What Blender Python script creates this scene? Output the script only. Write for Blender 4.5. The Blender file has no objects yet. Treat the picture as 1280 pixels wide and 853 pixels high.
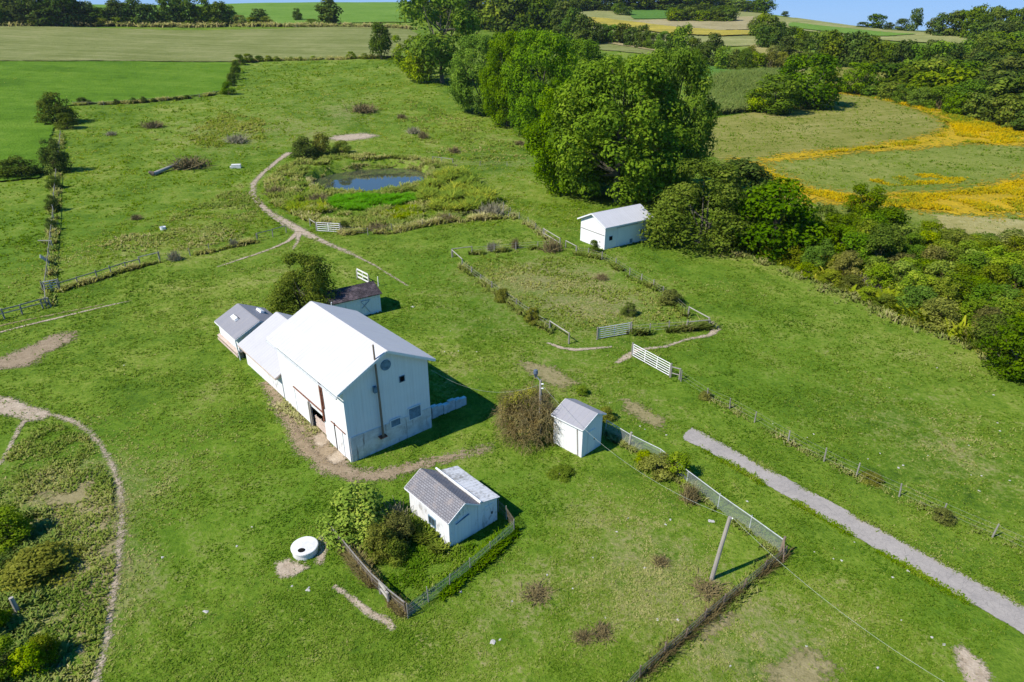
import bpy, math, random
import numpy as np
from mathutils import Vector, Matrix
random.seed(7)
RNG = np.random.default_rng(11)
S = bpy.context.scene
COL = S.collection
PI = math.pi
R = math.radians

# ------------------------------------------------------------------ camera, terrain
CAM_H, F, TH = 31.0, 830.0, R(26)
CT, ST = math.cos(TH), math.sin(TH)
def az_of(px): return math.atan((px - 640) / F * CT)
_rid = [(-500, 8, 640), (-150, 6, 660), (0, 5, 680), (250, 4, 680), (500, 3, 660), (700, 7, 720), (900, 11, 720), (960, 15, 690),
        (1000, 23, 640), (1060, 32, 600), (1110, 38, 570), (1250, 46, 520), (1500, 58, 480), (1900, 64, 460)]
_az = np.linspace(-1.0, 1.0, 401)
_ra = np.array([az_of(p[0]) for p in _rid])
_rr = np.interp(_az, _ra, [p[2] for p in _rid])
_ry = np.interp(_az, _ra, [p[1] for p in _rid])
_k = np.exp(-0.5 * (np.arange(-12, 13) / 5.0) ** 2); _k /= _k.sum()
_sm = lambda a: np.convolve(np.pad(a, 12, mode='edge'), _k, mode='valid')
_rr, _ry = _sm(_rr), _sm(_ry)
_hr = CAM_H + (426.5 - F * ST / CT - _ry) * _rr * np.cos(_az) * CT * CT / F
def flat(px, py, z=0.0):
    x = (px - 640) / F; y = (426.5 - py) / F
    d = (x, CT + y * ST, -ST + y * CT); s = (CAM_H - z) / -d[2]
    return (d[0] * s, d[1] * s)
def sdist(poly, x, y):
    """signed distance to a polygon, positive inside"""
    x = np.asarray(x, float); y = np.asarray(y, float)
    P = np.asarray(poly, float); n = len(P)
    d2 = np.full(x.shape, 1e18); ins = np.zeros(x.shape, bool)
    for i in range(n):
        ax, ay = P[i]; bx, by = P[(i + 1) % n]
        ex, ey = bx - ax, by - ay
        L = ex * ex + ey * ey + 1e-12
        t = np.clip(((x - ax) * ex + (y - ay) * ey) / L, 0, 1)
        d2 = np.minimum(d2, (x - ax - t * ex) ** 2 + (y - ay - t * ey) ** 2)
        if abs(ey) > 1e-12:
            c = ((ay > y) != (by > y)) & (x < ex * (y - ay) / ey + ax)
            ins ^= c
    d = np.sqrt(d2)
    return np.where(ins, d, -d)
POND_PX = [(390, 229), (397, 238), (420, 242), (450, 243), (480, 242), (507, 237), (527, 230), (535, 219), (520, 212), (490, 210), (455, 212), (420, 217), (400, 222)]
POND = [flat(px, py, -0.3) for px, py in POND_PX]
def h(x, y):
    x = np.asarray(x, float); y = np.asarray(y, float)
    r = np.hypot(x, y); a = np.arctan2(x, y)
    rr = np.interp(a, _az, _rr); hr = np.interp(a, _az, _hr)
    r0 = 165.0
    t = (r - r0) / (rr - r0)
    up = np.log1p(np.exp(np.clip(16 * t, -60, 60))) / 16
    dn = 1.03 - 0.9 * (t - 1)
    p = -np.log(np.exp(-30 * np.minimum(up, 3)) + np.exp(-30 * np.clip(dn, -2, 5))) / 30
    z = hr * p
    w = np.clip((r - 110) / 150, 0, 1)
    z = z + w * (0.7 * np.sin(x / 31 + 1.3) * np.cos(y / 47) + 0.8 * np.sin(x / 83 - y / 61))
    z = z + 0.07 * np.sin(x / 3.1 + 2 * np.sin(y / 7.7)) * np.sin(y / 4.3 + 1) + 0.10 * np.sin(x / 9.0 + 0.7) * np.sin(y / 11.0)
    near = (r > 110) & (r < 170) & (x < 0) & (x > -60)
    if np.any(near):
        d = np.full(x.shape, -99.0)
        d[near] = sdist(POND, x[near], y[near])
        s = np.clip((d + 1.3) / 1.3, 0, 1); s = s * s * (3 - 2 * s)
        z = z * (1 - s) - s * 0.42 - np.clip(d, 0, 3) * 0.4
    return z
def hz(x, y): return float(h(np.array([x]), np.array([y]))[0])
_T = np.geomspace(12, 1500, 700)
def UU(pxy):
    """image points (1280x853 frame of the photo) -> points on the terrain"""
    q = np.asarray(pxy, float).reshape(-1, 2)
    X = (q[:, 0] - 640) / F; Y = (426.5 - q[:, 1]) / F
    D = np.stack([X, CT + Y * ST, -ST + Y * CT], 1)
    D = D / np.hypot(D[:, 0], D[:, 1])[:, None]
    gx = D[:, 0:1] * _T; gy = D[:, 1:2] * _T
    dz = CAM_H + D[:, 2:3] * _T - h(gx, gy)
    neg = dz < 0
    has = neg.any(1)
    i = np.where(has, neg.argmax(1), np.argmin(np.where(_T > 30, dz / _T, 9), axis=1))
    lo = _T[np.maximum(i - 1, 0)]; hi = _T[i]
    for _ in range(24):
        m = (lo + hi) / 2
        z = CAM_H + D[:, 2] * m - h(D[:, 0] * m, D[:, 1] * m)
        lo = np.where(z > 0, m, lo); hi = np.where(z > 0, hi, m)
    m = np.where(has, hi, _T[i])
    x = D[:, 0] * m; y = D[:, 1] * m
    return np.stack([x, y, h(x, y)], 1)
def U(px, py): return Vector(UU([(px, py)])[0])
def depth(P): return P[1] * CT + (CAM_H - P[2]) * ST
def height_to(P, pyt):
    """height a thing standing at P needs for its top to show on image row pyt"""
    c = (426.5 - pyt) / F
    # (Y*ST + z*CT)/(Y*CT - z*ST) = c   with z relative to the camera
    z = P[1] * (c * CT - ST) / (CT + c * ST)
    return z + CAM_H - P[2]

cam = bpy.data.cameras.new('camera'); co = bpy.data.objects.new('camera', cam); COL.objects.link(co)
co.location = (0, 0, CAM_H); co.rotation_euler = (PI / 2 - TH, 0, 0)
cam.sensor_width = 36; cam.lens = F / 1280 * 36; cam.clip_start = 0.5; cam.clip_end = 8000
S.camera = co

# ------------------------------------------------------------------ light
SUN_AZ, SUN_EL = R(28), R(47)          # the way the light travels on the ground, and the height of the sun
w = bpy.data.worlds.new('World'); S.world = w; w.use_nodes = True
nt = w.node_tree; nt.nodes.clear()
sky = nt.nodes.new('ShaderNodeTexSky'); sky.sky_type = 'NISHITA'; sky.sun_disc = False
sky.sun_elevation = SUN_EL; sky.sun_rotation = R(242); sky.air_density = 0.75; sky.dust_density = 0.0; sky.ozone_density = 4.0; sky.altitude = 1500
bg = nt.nodes.new('ShaderNodeBackground'); bg.inputs[1].default_value = 0.30
wo = nt.nodes.new('ShaderNodeOutputWorld')
# the sky's own colour, its bright rim rolled off the way a camera does: c / (1 + k c)
def vm(op, a, b):
    n = nt.nodes.new('ShaderNodeVectorMath'); n.operation = op
    for i, q in enumerate((a, b)):
        if hasattr(q, 'is_output'): nt.links.new(q, n.inputs[i])
        else: n.inputs[i].default_value = q
    return n.outputs[0]
den = vm('ADD', vm('MULTIPLY', sky.outputs[0], (0.62, 0.46, 0.30)), (1.0, 1.0, 1.0))
hsv = nt.nodes.new('ShaderNodeHueSaturation'); hsv.inputs['Saturation'].default_value = 1.42
nt.links.new(vm('DIVIDE', sky.outputs[0], den), hsv.inputs['Color']); nt.links.new(hsv.outputs[0], bg.inputs[0])
nt.links.new(bg.outputs[0], wo.inputs[0])
sl = bpy.data.lights.new('sun', 'SUN'); sl.energy = 4.6; sl.angle = R(0.5); sl.color = (1.0, 0.95, 0.87)
so = bpy.data.objects.new('sun', sl); COL.objects.link(so)
so.rotation_euler = Vector((math.cos(SUN_AZ) * math.cos(SUN_EL), math.sin(SUN_AZ) * math.cos(SUN_EL), -math.sin(SUN_EL))).to_track_quat('-Z', 'Y').to_euler()
S.view_settings.view_transform = 'Standard'; S.view_settings.look = 'None'; S.view_settings.exposure = 0.44; S.view_settings.gamma = 1.0
S.render.engine = 'CYCLES'
S.cycles.max_bounces = 6; S.cycles.diffuse_bounces = 2; S.cycles.transparent_max_bounces = 16; S.cycles.transmission_bounces = 3
S.cycles.use_denoising = True

# ------------------------------------------------------------------ material helpers
class N:
    def __init__(s, name):
        s.m = bpy.data.materials.new(name); s.m.use_nodes = True; s.t = s.m.node_tree; s.t.nodes.clear()
        s.out = s.new('ShaderNodeOutputMaterial')
    def new(s, ty, **kw):
        n = s.t.nodes.new(ty)
        for k, v in kw.items(): setattr(n, k, v)
        return n
    def put(s, sock, v):
        if v is None: return
        if hasattr(v, 'is_output'): s.t.links.new(v, sock)
        elif isinstance(v, (tuple, list)) and len(v) == 3 and sock.type == 'RGBA': sock.default_value = (*v, 1)
        else: sock.default_value = v
    def pos(s): return s.new('ShaderNodeNewGeometry').outputs['Position']
    def objc(s): return s.new('ShaderNodeTexCoord').outputs['Object']
    def mapv(s, v, scale=(1, 1, 1), rot=(0, 0, 0)):
        n = s.new('ShaderNodeMapping'); n.inputs['Scale'].default_value = scale; n.inputs['Rotation'].default_value = rot
        s.put(n.inputs[0], v); return n.outputs[0]
    def noise(s, v, scale, detail=3, rough=0.55, dist=0.0):
        n = s.new('ShaderNodeTexNoise'); s.put(n.inputs['Vector'], v)
        n.inputs['Scale'].default_value = scale; n.inputs['Detail'].default_value = detail
        n.inputs['Roughness'].default_value = rough; n.inputs['Distortion'].default_value = dist
        return n.outputs[0]
    def attr(s, name): return s.new('ShaderNodeAttribute', attribute_name=name).outputs['Fac']
    def math(s, op, a, b=None, c=None, clamp=False):
        n = s.new('ShaderNodeMath', operation=op, use_clamp=clamp)
        for i, q in enumerate((a, b, c)):
            if q is not None: s.put(n.inputs[i], q)
        return n.outputs[0]
    def rng(s, v, a, b, c=0.0, d=1.0):
        n = s.new('ShaderNodeMapRange', clamp=True); s.put(n.inputs[0], v)
        for i, q in enumerate((a, b, c, d)): n.inputs[1 + i].default_value = q
        return n.outputs[0]
    def mix(s, f, a, b, mode='MIX'):
        n = s.new('ShaderNodeMix', data_type='RGBA', blend_type=mode)
        s.put(n.inputs[0], f); s.put(n.inputs[6], a); s.put(n.inputs[7], b); return n.outputs[2]
    def ramp(s, f, stops):
        n = s.new('ShaderNodeValToRGB'); e = n.color_ramp.elements
        while len(e) < len(stops): e.new(0.5)
        for q, (p, c) in zip(e, stops): q.position = p; q.color = (*c, 1)
        s.put(n.inputs[0], f); return n.outputs[0]
    def bump(s, hgt, strength=0.5, dist=0.1):
        n = s.new('ShaderNodeBump'); n.inputs['Strength'].default_value = strength; n.inputs['Distance'].default_value = dist
        s.put(n.inputs['Height'], hgt); return n.outputs[0]
    def bsdf(s, col, rough=0.8, normal=None, spec=0.3, metal=0.0):
        n = s.new('ShaderNodeBsdfPrincipled'); s.put(n.inputs['Base Color'], col); s.put(n.inputs['Roughness'], rough)
        n.inputs['Specular IOR Level'].default_value = spec; n.inputs['Metallic'].default_value = metal
        if normal is not None: s.put(n.inputs['Normal'], normal)
        return n.outputs[0]
    def end(s, sh, alpha=None):
        if alpha is not None:
            t = s.new('ShaderNodeBsdfTransparent').outputs[0]; n = s.new('ShaderNodeMixShader')
            s.put(n.inputs[0], alpha); s.put(n.inputs[1], t); s.put(n.inputs[2], sh); sh = n.outputs[0]
        s.put(s.out.inputs[0], sh); return s.m

def edge_alpha(n, amp=1.0, scales=((0.5, 0.6), (2.5, 0.4)), v=None, soft=0.08):
    """a ragged edge: the sheet is there where its distance to its own outline plus noise is positive"""
    v = v or n.pos(); tot = n.attr('edge')
    for sc, k in scales:
        nz = n.noise(v, sc, 3, 0.6)
        tot = n.math('ADD', tot, n.math('MULTIPLY', n.math('SUBTRACT', nz, 0.5), 2.6 * amp * k))
    return n.rng(tot, -soft, soft)

# ------------------------------------------------------------------ mesh helpers
def mesh_np(name, V, Fc, mats, attrs=None, mi=None, smooth=False):
    V = np.asarray(V, np.float32); Fc = np.asarray(Fc, np.int32)
    m = bpy.data.meshes.new(name); n, k = Fc.shape
    m.vertices.add(len(V)); m.vertices.foreach_set('co', V.ravel())
    m.loops.add(n * k); m.loops.foreach_set('vertex_index', Fc.ravel())
    m.polygons.add(n); m.polygons.foreach_set('loop_start', np.arange(0, n * k, k, dtype=np.int32))
    m.polygons.foreach_set('loop_total', np.full(n, k, np.int32))
    if mi is not None: m.polygons.foreach_set('material_index', np.asarray(mi, np.int32))
    m.polygons.foreach_set('use_smooth', np.full(n, smooth))
    for nm, (dom, arr) in (attrs or {}).items():
        a = m.attributes.new(nm, 'FLOAT', dom); a.data.foreach_set('value', np.asarray(arr, np.float32))
    for q in mats: m.materials.append(q)
    m.update(); m.validate()
    return m
def link(name, mesh, parent=None, loc=None, rz=0.0):
    o = bpy.data.objects.new(name, mesh); COL.objects.link(o)
    if parent is not None: o.parent = parent
    if loc is not None: o.location = loc
    if rz: o.rotation_euler = (0, 0, rz)
    return o
def tag(o, label=None, cat=None, group=None, kind=None):
    if label: o['label'] = label
    if cat: o['category'] = cat
    if group: o['group'] = group
    if kind: o['kind'] = kind
    return o
def empty(name, loc, rz=0.0):
    o = bpy.data.objects.new(name, None); COL.objects.link(o); o.location = loc; o.rotation_euler = (0, 0, rz)
    o.empty_display_size = 0.3
    return o

class MB:
    def __init__(s): s.v = []; s.f = []; s.mi = []; s.m = 0
    def add(s, vs, fs):
        b = len(s.v); s.v += [tuple(q) for q in vs]
        for q in fs: s.f.append([b + i for i in q]); s.mi.append(s.m)
    def box(s, x0, x1, y0, y1, z0, z1, M=None):
        vs = [Vector((x, y, z)) for z in (z0, z1) for y in (y0, y1) for x in (x0, x1)]
        if M is not None: vs = [M @ q for q in vs]
        s.add(vs, [(0, 2, 3, 1), (4, 5, 7, 6), (0, 1, 5, 4), (2, 6, 7, 3), (0, 4, 6, 2), (1, 3, 7, 5)])
    def bar(s, a, b, wd, ht, up=(0, 0, 1)):
        a = Vector(a); b = Vector(b); d = (b - a); L = d.length; d.normalize()
        u = Vector(up)
        if abs(d.dot(u)) > 0.98: u = Vector((1, 0, 0))
        sx = d.cross(u).normalized(); sz = sx.cross(d)
        vs = []
        for p in (a, b):
            for i, j in ((-1, -1), (1, -1), (1, 1), (-1, 1)): vs.append(p + sx * (i * wd / 2) + sz * (j * ht / 2))
        s.add(vs, [(0, 3, 2, 1), (4, 5, 6, 7), (0, 1, 5, 4), (1, 2, 6, 5), (2, 3, 7, 6), (3, 0, 4, 7)])
    def tube(s, pts, r, n=6, cap=True):
        pts = [Vector(p) for p in pts]; rs = r if isinstance(r, (list, tuple)) else [r] * len(pts)
        rings = []; vs = []
        for i, p in enumerate(pts):
            d = (pts[min(i + 1, len(pts) - 1)] - pts[max(i - 1, 0)]).normalized()
            u = Vector((0, 0, 1)) if abs(d.z) < 0.9 else Vector((1, 0, 0))
            a = d.cross(u).normalized(); b = a.cross(d)
            for k in range(n):
                t = 2 * PI * k / n; vs.append(p + (a * math.cos(t) + b * math.sin(t)) * rs[i])
        fs = []
        for i in range(len(pts) - 1):
            for k in range(n):
                k2 = (k + 1) % n; fs.append((i * n + k, i * n + k2, (i + 1) * n + k2, (i + 1) * n + k))
        if cap: fs.append(tuple(range(n - 1, -1, -1))); fs.append(tuple((len(pts) - 1) * n + k for k in range(n)))
        s.add(vs, fs)
    def lathe(s, prof, n=24, c=(0, 0)):
        vs = []; fs = []
        for r_, z in prof:
            for k in range(n):
                t = 2 * PI * k / n; vs.append((c[0] + r_ * math.cos(t), c[1] + r_ * math.sin(t), z))
        for i in range(len(prof) - 1):
            for k in range(n):
                k2 = (k + 1) % n; fs.append((i * n + k, i * n + k2, (i + 1) * n + k2, (i + 1) * n + k))
        s.add(vs, fs)
    def prism(s, poly, y0, y1):
        """polygon in x,z pushed from y0 to y1"""
        n = len(poly); vs = [(x, y0, z) for x, z in poly] + [(x, y1, z) for x, z in poly]
        fs = [tuple(range(n)), tuple(range(2 * n - 1, n - 1, -1))]
        for i in range(n): j = (i + 1) % n; fs.append((i, n + i, n + j, j))
        s.add(vs, fs)
    def mesh(s, name, mats, bevel=0):
        m = bpy.data.meshes.new(name); m.from_pydata(s.v, [], s.f)
        for q in (mats if isinstance(mats, (list, tuple)) else [mats]): m.materials.append(q)
        m.polygons.foreach_set('material_index', s.mi); m.update()
        import bmesh
        b = bmesh.new(); b.from_mesh(m); bmesh.ops.recalc_face_normals(b, faces=b.faces); b.to_mesh(m); b.free()
        return m
    def build(s, name, mats, parent=None, loc=None, rz=0.0):
        return link(name, s.mesh(name, mats), parent, loc, rz)

# ------------------------------------------------------------------ materials
def m_grass():
    n = N('pasture_grass'); P = n.pos()
    big = n.noise(P, 0.035, 3, 0.6, 0.5); mid = n.noise(P, 0.16, 4, 0.6, 0.4); sm = n.noise(P, 0.75, 4, 0.65); fi = n.noise(P, 3.2, 3, 0.7); vf = n.noise(P, 9.0, 2, 0.7)
    big2 = n.noise(P, 0.014, 2, 0.5, 0.8); dry = n.math('ADD', n.attr('dry'), n.math('MULTIPLY', n.math('SUBTRACT', big2, 0.48), 1.5))
    t = n.math('ADD', n.math('MULTIPLY', big, 0.42), n.math('ADD', n.math('MULTIPLY', mid, 0.40), n.math('ADD', n.math('MULTIPLY', sm, 0.30), n.math('MULTIPLY', fi, 0.35))))
    t = n.rng(t, 0.55, 0.93)
    g = n.ramp(t, [(0.0, (0.038, 0.078, 0.007)), (0.25, (0.078, 0.142, 0.010)), (0.5, (0.130, 0.200, 0.017)), (0.75, (0.205, 0.245, 0.040)), (1.0, (0.320, 0.305, 0.100))])
    tanv = n.math('ADD', n.math('MULTIPLY', dry, 0.60), n.math('ADD', n.math('MULTIPLY', n.math('SUBTRACT', mid, 0.5), 0.9), n.math('ADD', n.math('MULTIPLY', n.math('SUBTRACT', sm, 0.5), 1.0), n.math('MULTIPLY', n.math('SUBTRACT', fi, 0.5), 1.1))))
    g = n.mix(n.rng(tanv, 0.26, 0.75, 0, 0.85), g, n.ramp(fi, [(0.3, (0.15, 0.135, 0.05)), (0.7, (0.30, 0.25, 0.13))]))
    dk = n.rng(n.math('ADD', n.math('MULTIPLY', vf, 0.5), n.math('MULTIPLY', fi, 0.5)), 0.30, 0.44, 0.75, 0)
    g = n.mix(dk, g, (0.022, 0.048, 0.007))
    lush = n.attr('lush'); g = n.mix(n.math('MULTIPLY', lush, 0.75), g, n.mix(sm, (0.055, 0.13, 0.008), (0.110, 0.205, 0.012)))
    hg = n.math('ADD', n.math('MULTIPLY', fi, 0.5), n.math('ADD', n.math('MULTIPLY', vf, 0.35), n.math('MULTIPLY', sm, 0.9)))
    return n.end(n.bsdf(g, 0.95, n.bump(hg, 0.9, 0.16), 0.08))
def m_field(name, c0, c1, c2, row=None, amp=1.2, scales=((0.12, 0.6), (0.5, 0.4)), tex=0.35):
    n = N(name); P = n.pos()
    a = n.noise(P, 0.05, 4, 0.6); b = n.noise(P, tex, 4, 0.65); c = n.noise(P, tex * 5, 2, 0.6)
    t = n.math('ADD', n.math('MULTIPLY', a, 0.45), n.math('ADD', n.math('MULTIPLY', b, 0.4), n.math('MULTIPLY', c, 0.25)))
    if row:
        ang, sc, k = row
        wv = n.noise(n.mapv(n.mapv(P, rot=(0, 0, ang)), scale=(0.02, sc, 0.02)), 1.0, 3, 0.7)
        t = n.math('ADD', t, n.math('MULTIPLY', n.math('SUBTRACT', wv, 0.5), k))
    col = n.ramp(n.rng(t, 0.38, 0.72), [(0, c0), (0.5, c1), (1, c2)])
    return n.end(n.bsdf(col, 0.95, n.bump(n.math('ADD', b, c), 0.8, 0.4), 0.03), edge_alpha(n, amp, scales, P))
def m_dirt(name, c0, c1, grass=0.35, amp=0.8, scales=((1.1, 0.35), (3.5, 0.45), (9.0, 0.5))):
    n = N(name); P = n.pos()
    b = n.noise(P, 1.6, 4, 0.65); c = n.noise(P, 9, 2, 0.6)
    col = n.ramp(n.math('ADD', n.math('MULTIPLY', b, 0.6), n.math('MULTIPLY', c, 0.4)), [(0.3, c0), (0.7, c1)])
    return n.end(n.bsdf(col, 0.95, n.bump(n.math('ADD', b, c), 0.6, 0.08), 0.08), edge_alpha(n, amp, scales, P, 0.42))
def m_leaf(name, cols, trans=0.32, vary=0.22, hue=0.025, upn=0.0, gain=1.0, warm=(1.16, 1.0, 0.6)):
    cols = [tuple(min(0.9, q * gain * k) for q, k in zip(c, warm)) for c in cols]
    n = N(name); t = n.attr('tint'); nrm = None
    if upn:
        g = n.new('ShaderNodeNewGeometry').outputs['Normal']; vm = n.new('ShaderNodeVectorMath', operation='SCALE'); n.put(vm.inputs[0], g); vm.inputs['Scale'].default_value = 1 - upn
        va = n.new('ShaderNodeVectorMath', operation='ADD'); n.put(va.inputs[0], vm.outputs[0]); va.inputs[1].default_value = (0, 0, upn)
        vn = n.new('ShaderNodeVectorMath', operation='NORMALIZE'); n.put(vn.inputs[0], va.outputs[0]); nrm = vn.outputs[0]
    c = n.ramp(t, [(i / (len(cols) - 1), q) for i, q in enumerate(cols)])
    oi = n.new('ShaderNodeObjectInfo').outputs['Random']
    hs = n.new('ShaderNodeHueSaturation'); n.put(hs.inputs['Color'], c)
    n.put(hs.inputs['Hue'], n.rng(oi, 0, 1, 0.5 - hue, 0.5 + 0.15 * hue))
    n.put(hs.inputs['Value'], n.rng(n.math('FRACT', n.math('MULTIPLY', oi, 7.13)), 0, 1, 1 - vary, 1 + vary))
    n.put(hs.inputs['Saturation'], n.rng(n.math('FRACT', n.math('MULTIPLY', oi, 3.71)), 0, 1, 0.95, 1.12))
    d = n.bsdf(hs.outputs[0], 0.8, nrm, 0.03)
    tr = n.new('ShaderNodeBsdfTranslucent'); n.put(tr.inputs[0], hs.outputs[0])
    mx = n.new('ShaderNodeMixShader'); mx.inputs[0].default_value = trans
    n.put(mx.inputs[1], d); n.put(mx.inputs[2], tr.outputs[0])
    return n.end(mx.outputs[0])
def m_wood(name, c0, c1, scale=3.0, rough=0.85):
    n = N(name); P = n.objc()
    a = n.noise(n.mapv(P, scale=(1, 1, 0.25)), scale, 4, 0.65, 0.5); b = n.noise(P, scale * 6, 2, 0.6)
    return n.end(n.bsdf(n.ramp(n.math('ADD', n.math('MULTIPLY', a, 0.7), n.math('MULTIPLY', b, 0.3)), [(0.3, c0), (0.7, c1)]), rough, n.bump(b, 0.3, 0.02), 0.2))
def m_boards(name, paint, worn, wear=0.6, pitch=0.3, peel=3.0):
    """painted vertical boards: grooves along both wall directions, flaked paint"""
    n = N(name); P = n.objc()
    sx = n.new('ShaderNodeSeparateXYZ'); n.put(sx.inputs[0], P)
    g = n.math('ADD', sx.outputs[0], sx.outputs[1])
    fr = n.math('FRACT', n.math('DIVIDE', g, pitch))
    groove = n.rng(n.math('ABSOLUTE', n.math('SUBTRACT', fr, 0.5)), 0.42, 0.48)
    bid = n.math('FLOOR', n.math('DIVIDE', g, pitch))
    wn = n.new('ShaderNodeTexWhiteNoise', noise_dimensions='1D'); n.put(wn.inputs['W'], bid)
    a = n.noise(n.mapv(P, scale=(1, 1, 0.4)), peel, 5, 0.7, 0.3); b = n.noise(P, 0.5, 3, 0.6)
    pl = n.rng(n.math('ADD', n.math('MULTIPLY', a, 0.7), n.math('MULTIPLY', b, 0.4)), wear, wear + 0.10)
    col = n.mix(n.rng(wn.outputs[0], 0, 1, 0, 0.10), paint, tuple(0.8 * q for q in paint))
    col = n.mix(n.rng(b, 0.35, 0.75, 0, 0.14), col, (0.52, 0.49, 0.42))
    col = n.mix(n.math('MULTIPLY', pl, 0.8), col, worn)
    st = n.noise(n.mapv(P, scale=(2.2, 2.2, 0.12)), 1.0, 4, 0.7)
    col = n.mix(n.rng(st, 0.55, 0.75, 0, 0.28), col, (0.50, 0.46, 0.40))
    col = n.mix(n.math('MULTIPLY', groove, 0.16), col, (0.36, 0.36, 0.35))
    return n.end(n.bsdf(col, 0.7, n.bump(n.math('ADD', n.math('MULTIPLY', groove, -1.0), n.math('MULTIPLY', a, 0.3)), 0.5, 0.02), 0.25))
def m_plain(name, c, rough=0.7, spec=0.3, var=0.2, scale=3.0, metal=0.0, bump=0.2):
    n = N(name); P = n.objc(); a = n.noise(P, scale, 4, 0.65)
    return n.end(n.bsdf(n.mix(n.rng(a, 0.35, 0.7, 0, 1), tuple(q * (1 - var) for q in c), tuple(min(1, q * (1 + var * 0.5)) for q in c)), rough, n.bump(a, bump, 0.02), spec, metal))
def m_metalroof(name, c, ridge_axis_y=True, pitch=0.45, rust=0.0, rustc=(0.25, 0.12, 0.06)):
    n = N(name); P = n.objc(); sx = n.new('ShaderNodeSeparateXYZ'); n.put(sx.inputs[0], P)
    fr = n.math('FRACT', n.math('DIVIDE', sx.outputs[1 if ridge_axis_y else 0], pitch))
    rib = n.rng(n.math('ABSOLUTE', n.math('SUBTRACT', fr, 0.5)), 0.40, 0.48)
    a = n.noise(P, 0.7, 4, 0.65); b = n.noise(P, 5, 3, 0.6)
    col = n.mix(n.rng(a, 0.4, 0.7, 0, 0.5), c, tuple(q * 0.88 for q in c))
    col = n.mix(n.rng(b, 0.55, 0.75, 0, 0.15), col, (0.5, 0.45, 0.38))
    stn = n.noise(n.mapv(P, scale=(0.25, 3.0, 0.25) if ridge_axis_y else (3.0, 0.25, 0.25)), 1.0, 4, 0.7)
    col = n.mix(n.rng(stn, 0.52, 0.75, 0, 0.30), col, (0.42, 0.38, 0.34))
    col = n.mix(n.math('MULTIPLY', rib, 0.22), col, (0.30, 0.29, 0.29))
    if rust > 0: col = n.mix(n.rng(n.math('ADD', n.math('MULTIPLY', a, 0.6), n.math('MULTIPLY', b, 0.4)), 0.62 - rust, 0.75 - rust, 0, 0.8), col, rustc)
    return n.end(n.bsdf(col, 0.55, n.bump(n.math('ADD', rib, n.math('MULTIPLY', b, 0.15)), 0.5, 0.03), 0.3))
def m_shingle(name, c0, c1, wx=0.35, wy=0.22, moss=None):
    n = N(name); P = n.objc(); sx = n.new('ShaderNodeSeparateXYZ'); n.put(sx.inputs[0], P)
    cb = n.new('ShaderNodeCombineXYZ'); n.put(cb.inputs[0], sx.outputs[1]); n.put(cb.inputs[1], sx.outputs[0])
    br = n.new('ShaderNodeTexBrick'); n.put(br.inputs['Vector'], cb.outputs[0])
    br.inputs['Color1'].default_value = (0, 0, 0, 1); br.inputs['Color2'].default_value = (1, 1, 1, 1); br.inputs['Mortar'].default_value = (0.2, 0.2, 0.2, 1)
    br.inputs['Scale'].default_value = 1.0; br.inputs['Brick Width'].default_value = wx; br.inputs['Row Height'].default_value = wy
    br.inputs['Mortar Size'].default_value = 0.018; br.inputs['Bias'].default_value = 0.0
    a = n.noise(P, 1.1, 4, 0.7); b = n.noise(P, 7, 3, 0.7)
    col = n.mix(br.outputs[0], c0, c1)
    col = n.mix(n.rng(b, 0.3, 0.7, 0, 0.5), col, tuple(q * 0.6 for q in c0))
    col = n.mix(n.math('MULTIPLY', br.outputs['Fac'], 0.75), col, tuple(q * 0.35 for q in c0))
    if moss: col = n.mix(n.rng(a, 0.5, 0.66, 0, 0.75), col, moss)
    return n.end(n.bsdf(col, 0.9, n.bump(n.math('ADD', n.math('MULTIPLY', br.outputs['Fac'], -1), b), 0.6, 0.02), 0.15))
def m_net(name, c, a0, vary=0.0):
    n = N(name); P = n.pos()
    al = a0 if not vary else n.rng(n.noise(P, 2.2, 3, 0.7), 0.35, 0.7, a0, a0 + vary)
    return n.end(n.bsdf(c, 0.7, None, 0.3), al)

M = {}
M['grass'] = m_grass()
M['mown'] = m_field('mown_stubble', (0.138, 0.160, 0.042), (0.184, 0.203, 0.062), (0.250, 0.250, 0.098), row=(R(2), 0.33, 0.9))
M['green_field'] = m_field('bright_green_crop', (0.054, 0.118, 0.008), (0.092, 0.180, 0.012), (0.138, 0.225, 0.024), row=(R(1), 0.1, 0.45))
M['upper_field'] = m_field('far_green_crop', (0.09, 0.18, 0.02), (0.13, 0.23, 0.035), (0.17, 0.27, 0.05), row=(R(-3), 0.1, 0.25))
M['hay'] = m_field('hay_field_grass', (0.140, 0.160, 0.026), (0.215, 0.215, 0.048), (0.30, 0.27, 0.090), row=(R(-12), 0.25, 0.45), tex=0.6)
M['meadow'] = m_field('weedy_meadow', (0.095, 0.145, 0.018), (0.18, 0.215, 0.038), (0.30, 0.28, 0.085), tex=0.6)
M['gold'] = m_field('goldenrod_strip', (0.19, 0.19, 0.03), (0.42, 0.28, 0.018), (0.58, 0.39, 0.018), amp=4.2, scales=((0.25, 0.35), (1.0, 0.40), (2.6, 0.55)), tex=0.55)
M['goldfar'] = m_field('far_golden_crop', (0.22, 0.21, 0.05), (0.34, 0.28, 0.045), (0.46, 0.36, 0.06), row=(R(4), 0.12, 0.8), amp=3.0)
M['tan'] = m_field('tan_stubble', (0.22, 0.19, 0.085), (0.32, 0.27, 0.135), (0.40, 0.34, 0.18), amp=2.0)
M['olive'] = m_field('olive_hill_grass', (0.17, 0.19, 0.06), (0.25, 0.255, 0.09), (0.32, 0.31, 0.13), row=(R(5), 0.08, 0.6))
M['dryweed'] = m_field('dry_weed_strip', (0.20, 0.20, 0.06), (0.33, 0.29, 0.10), (0.42, 0.37, 0.17), amp=3.0, tex=0.8)
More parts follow.
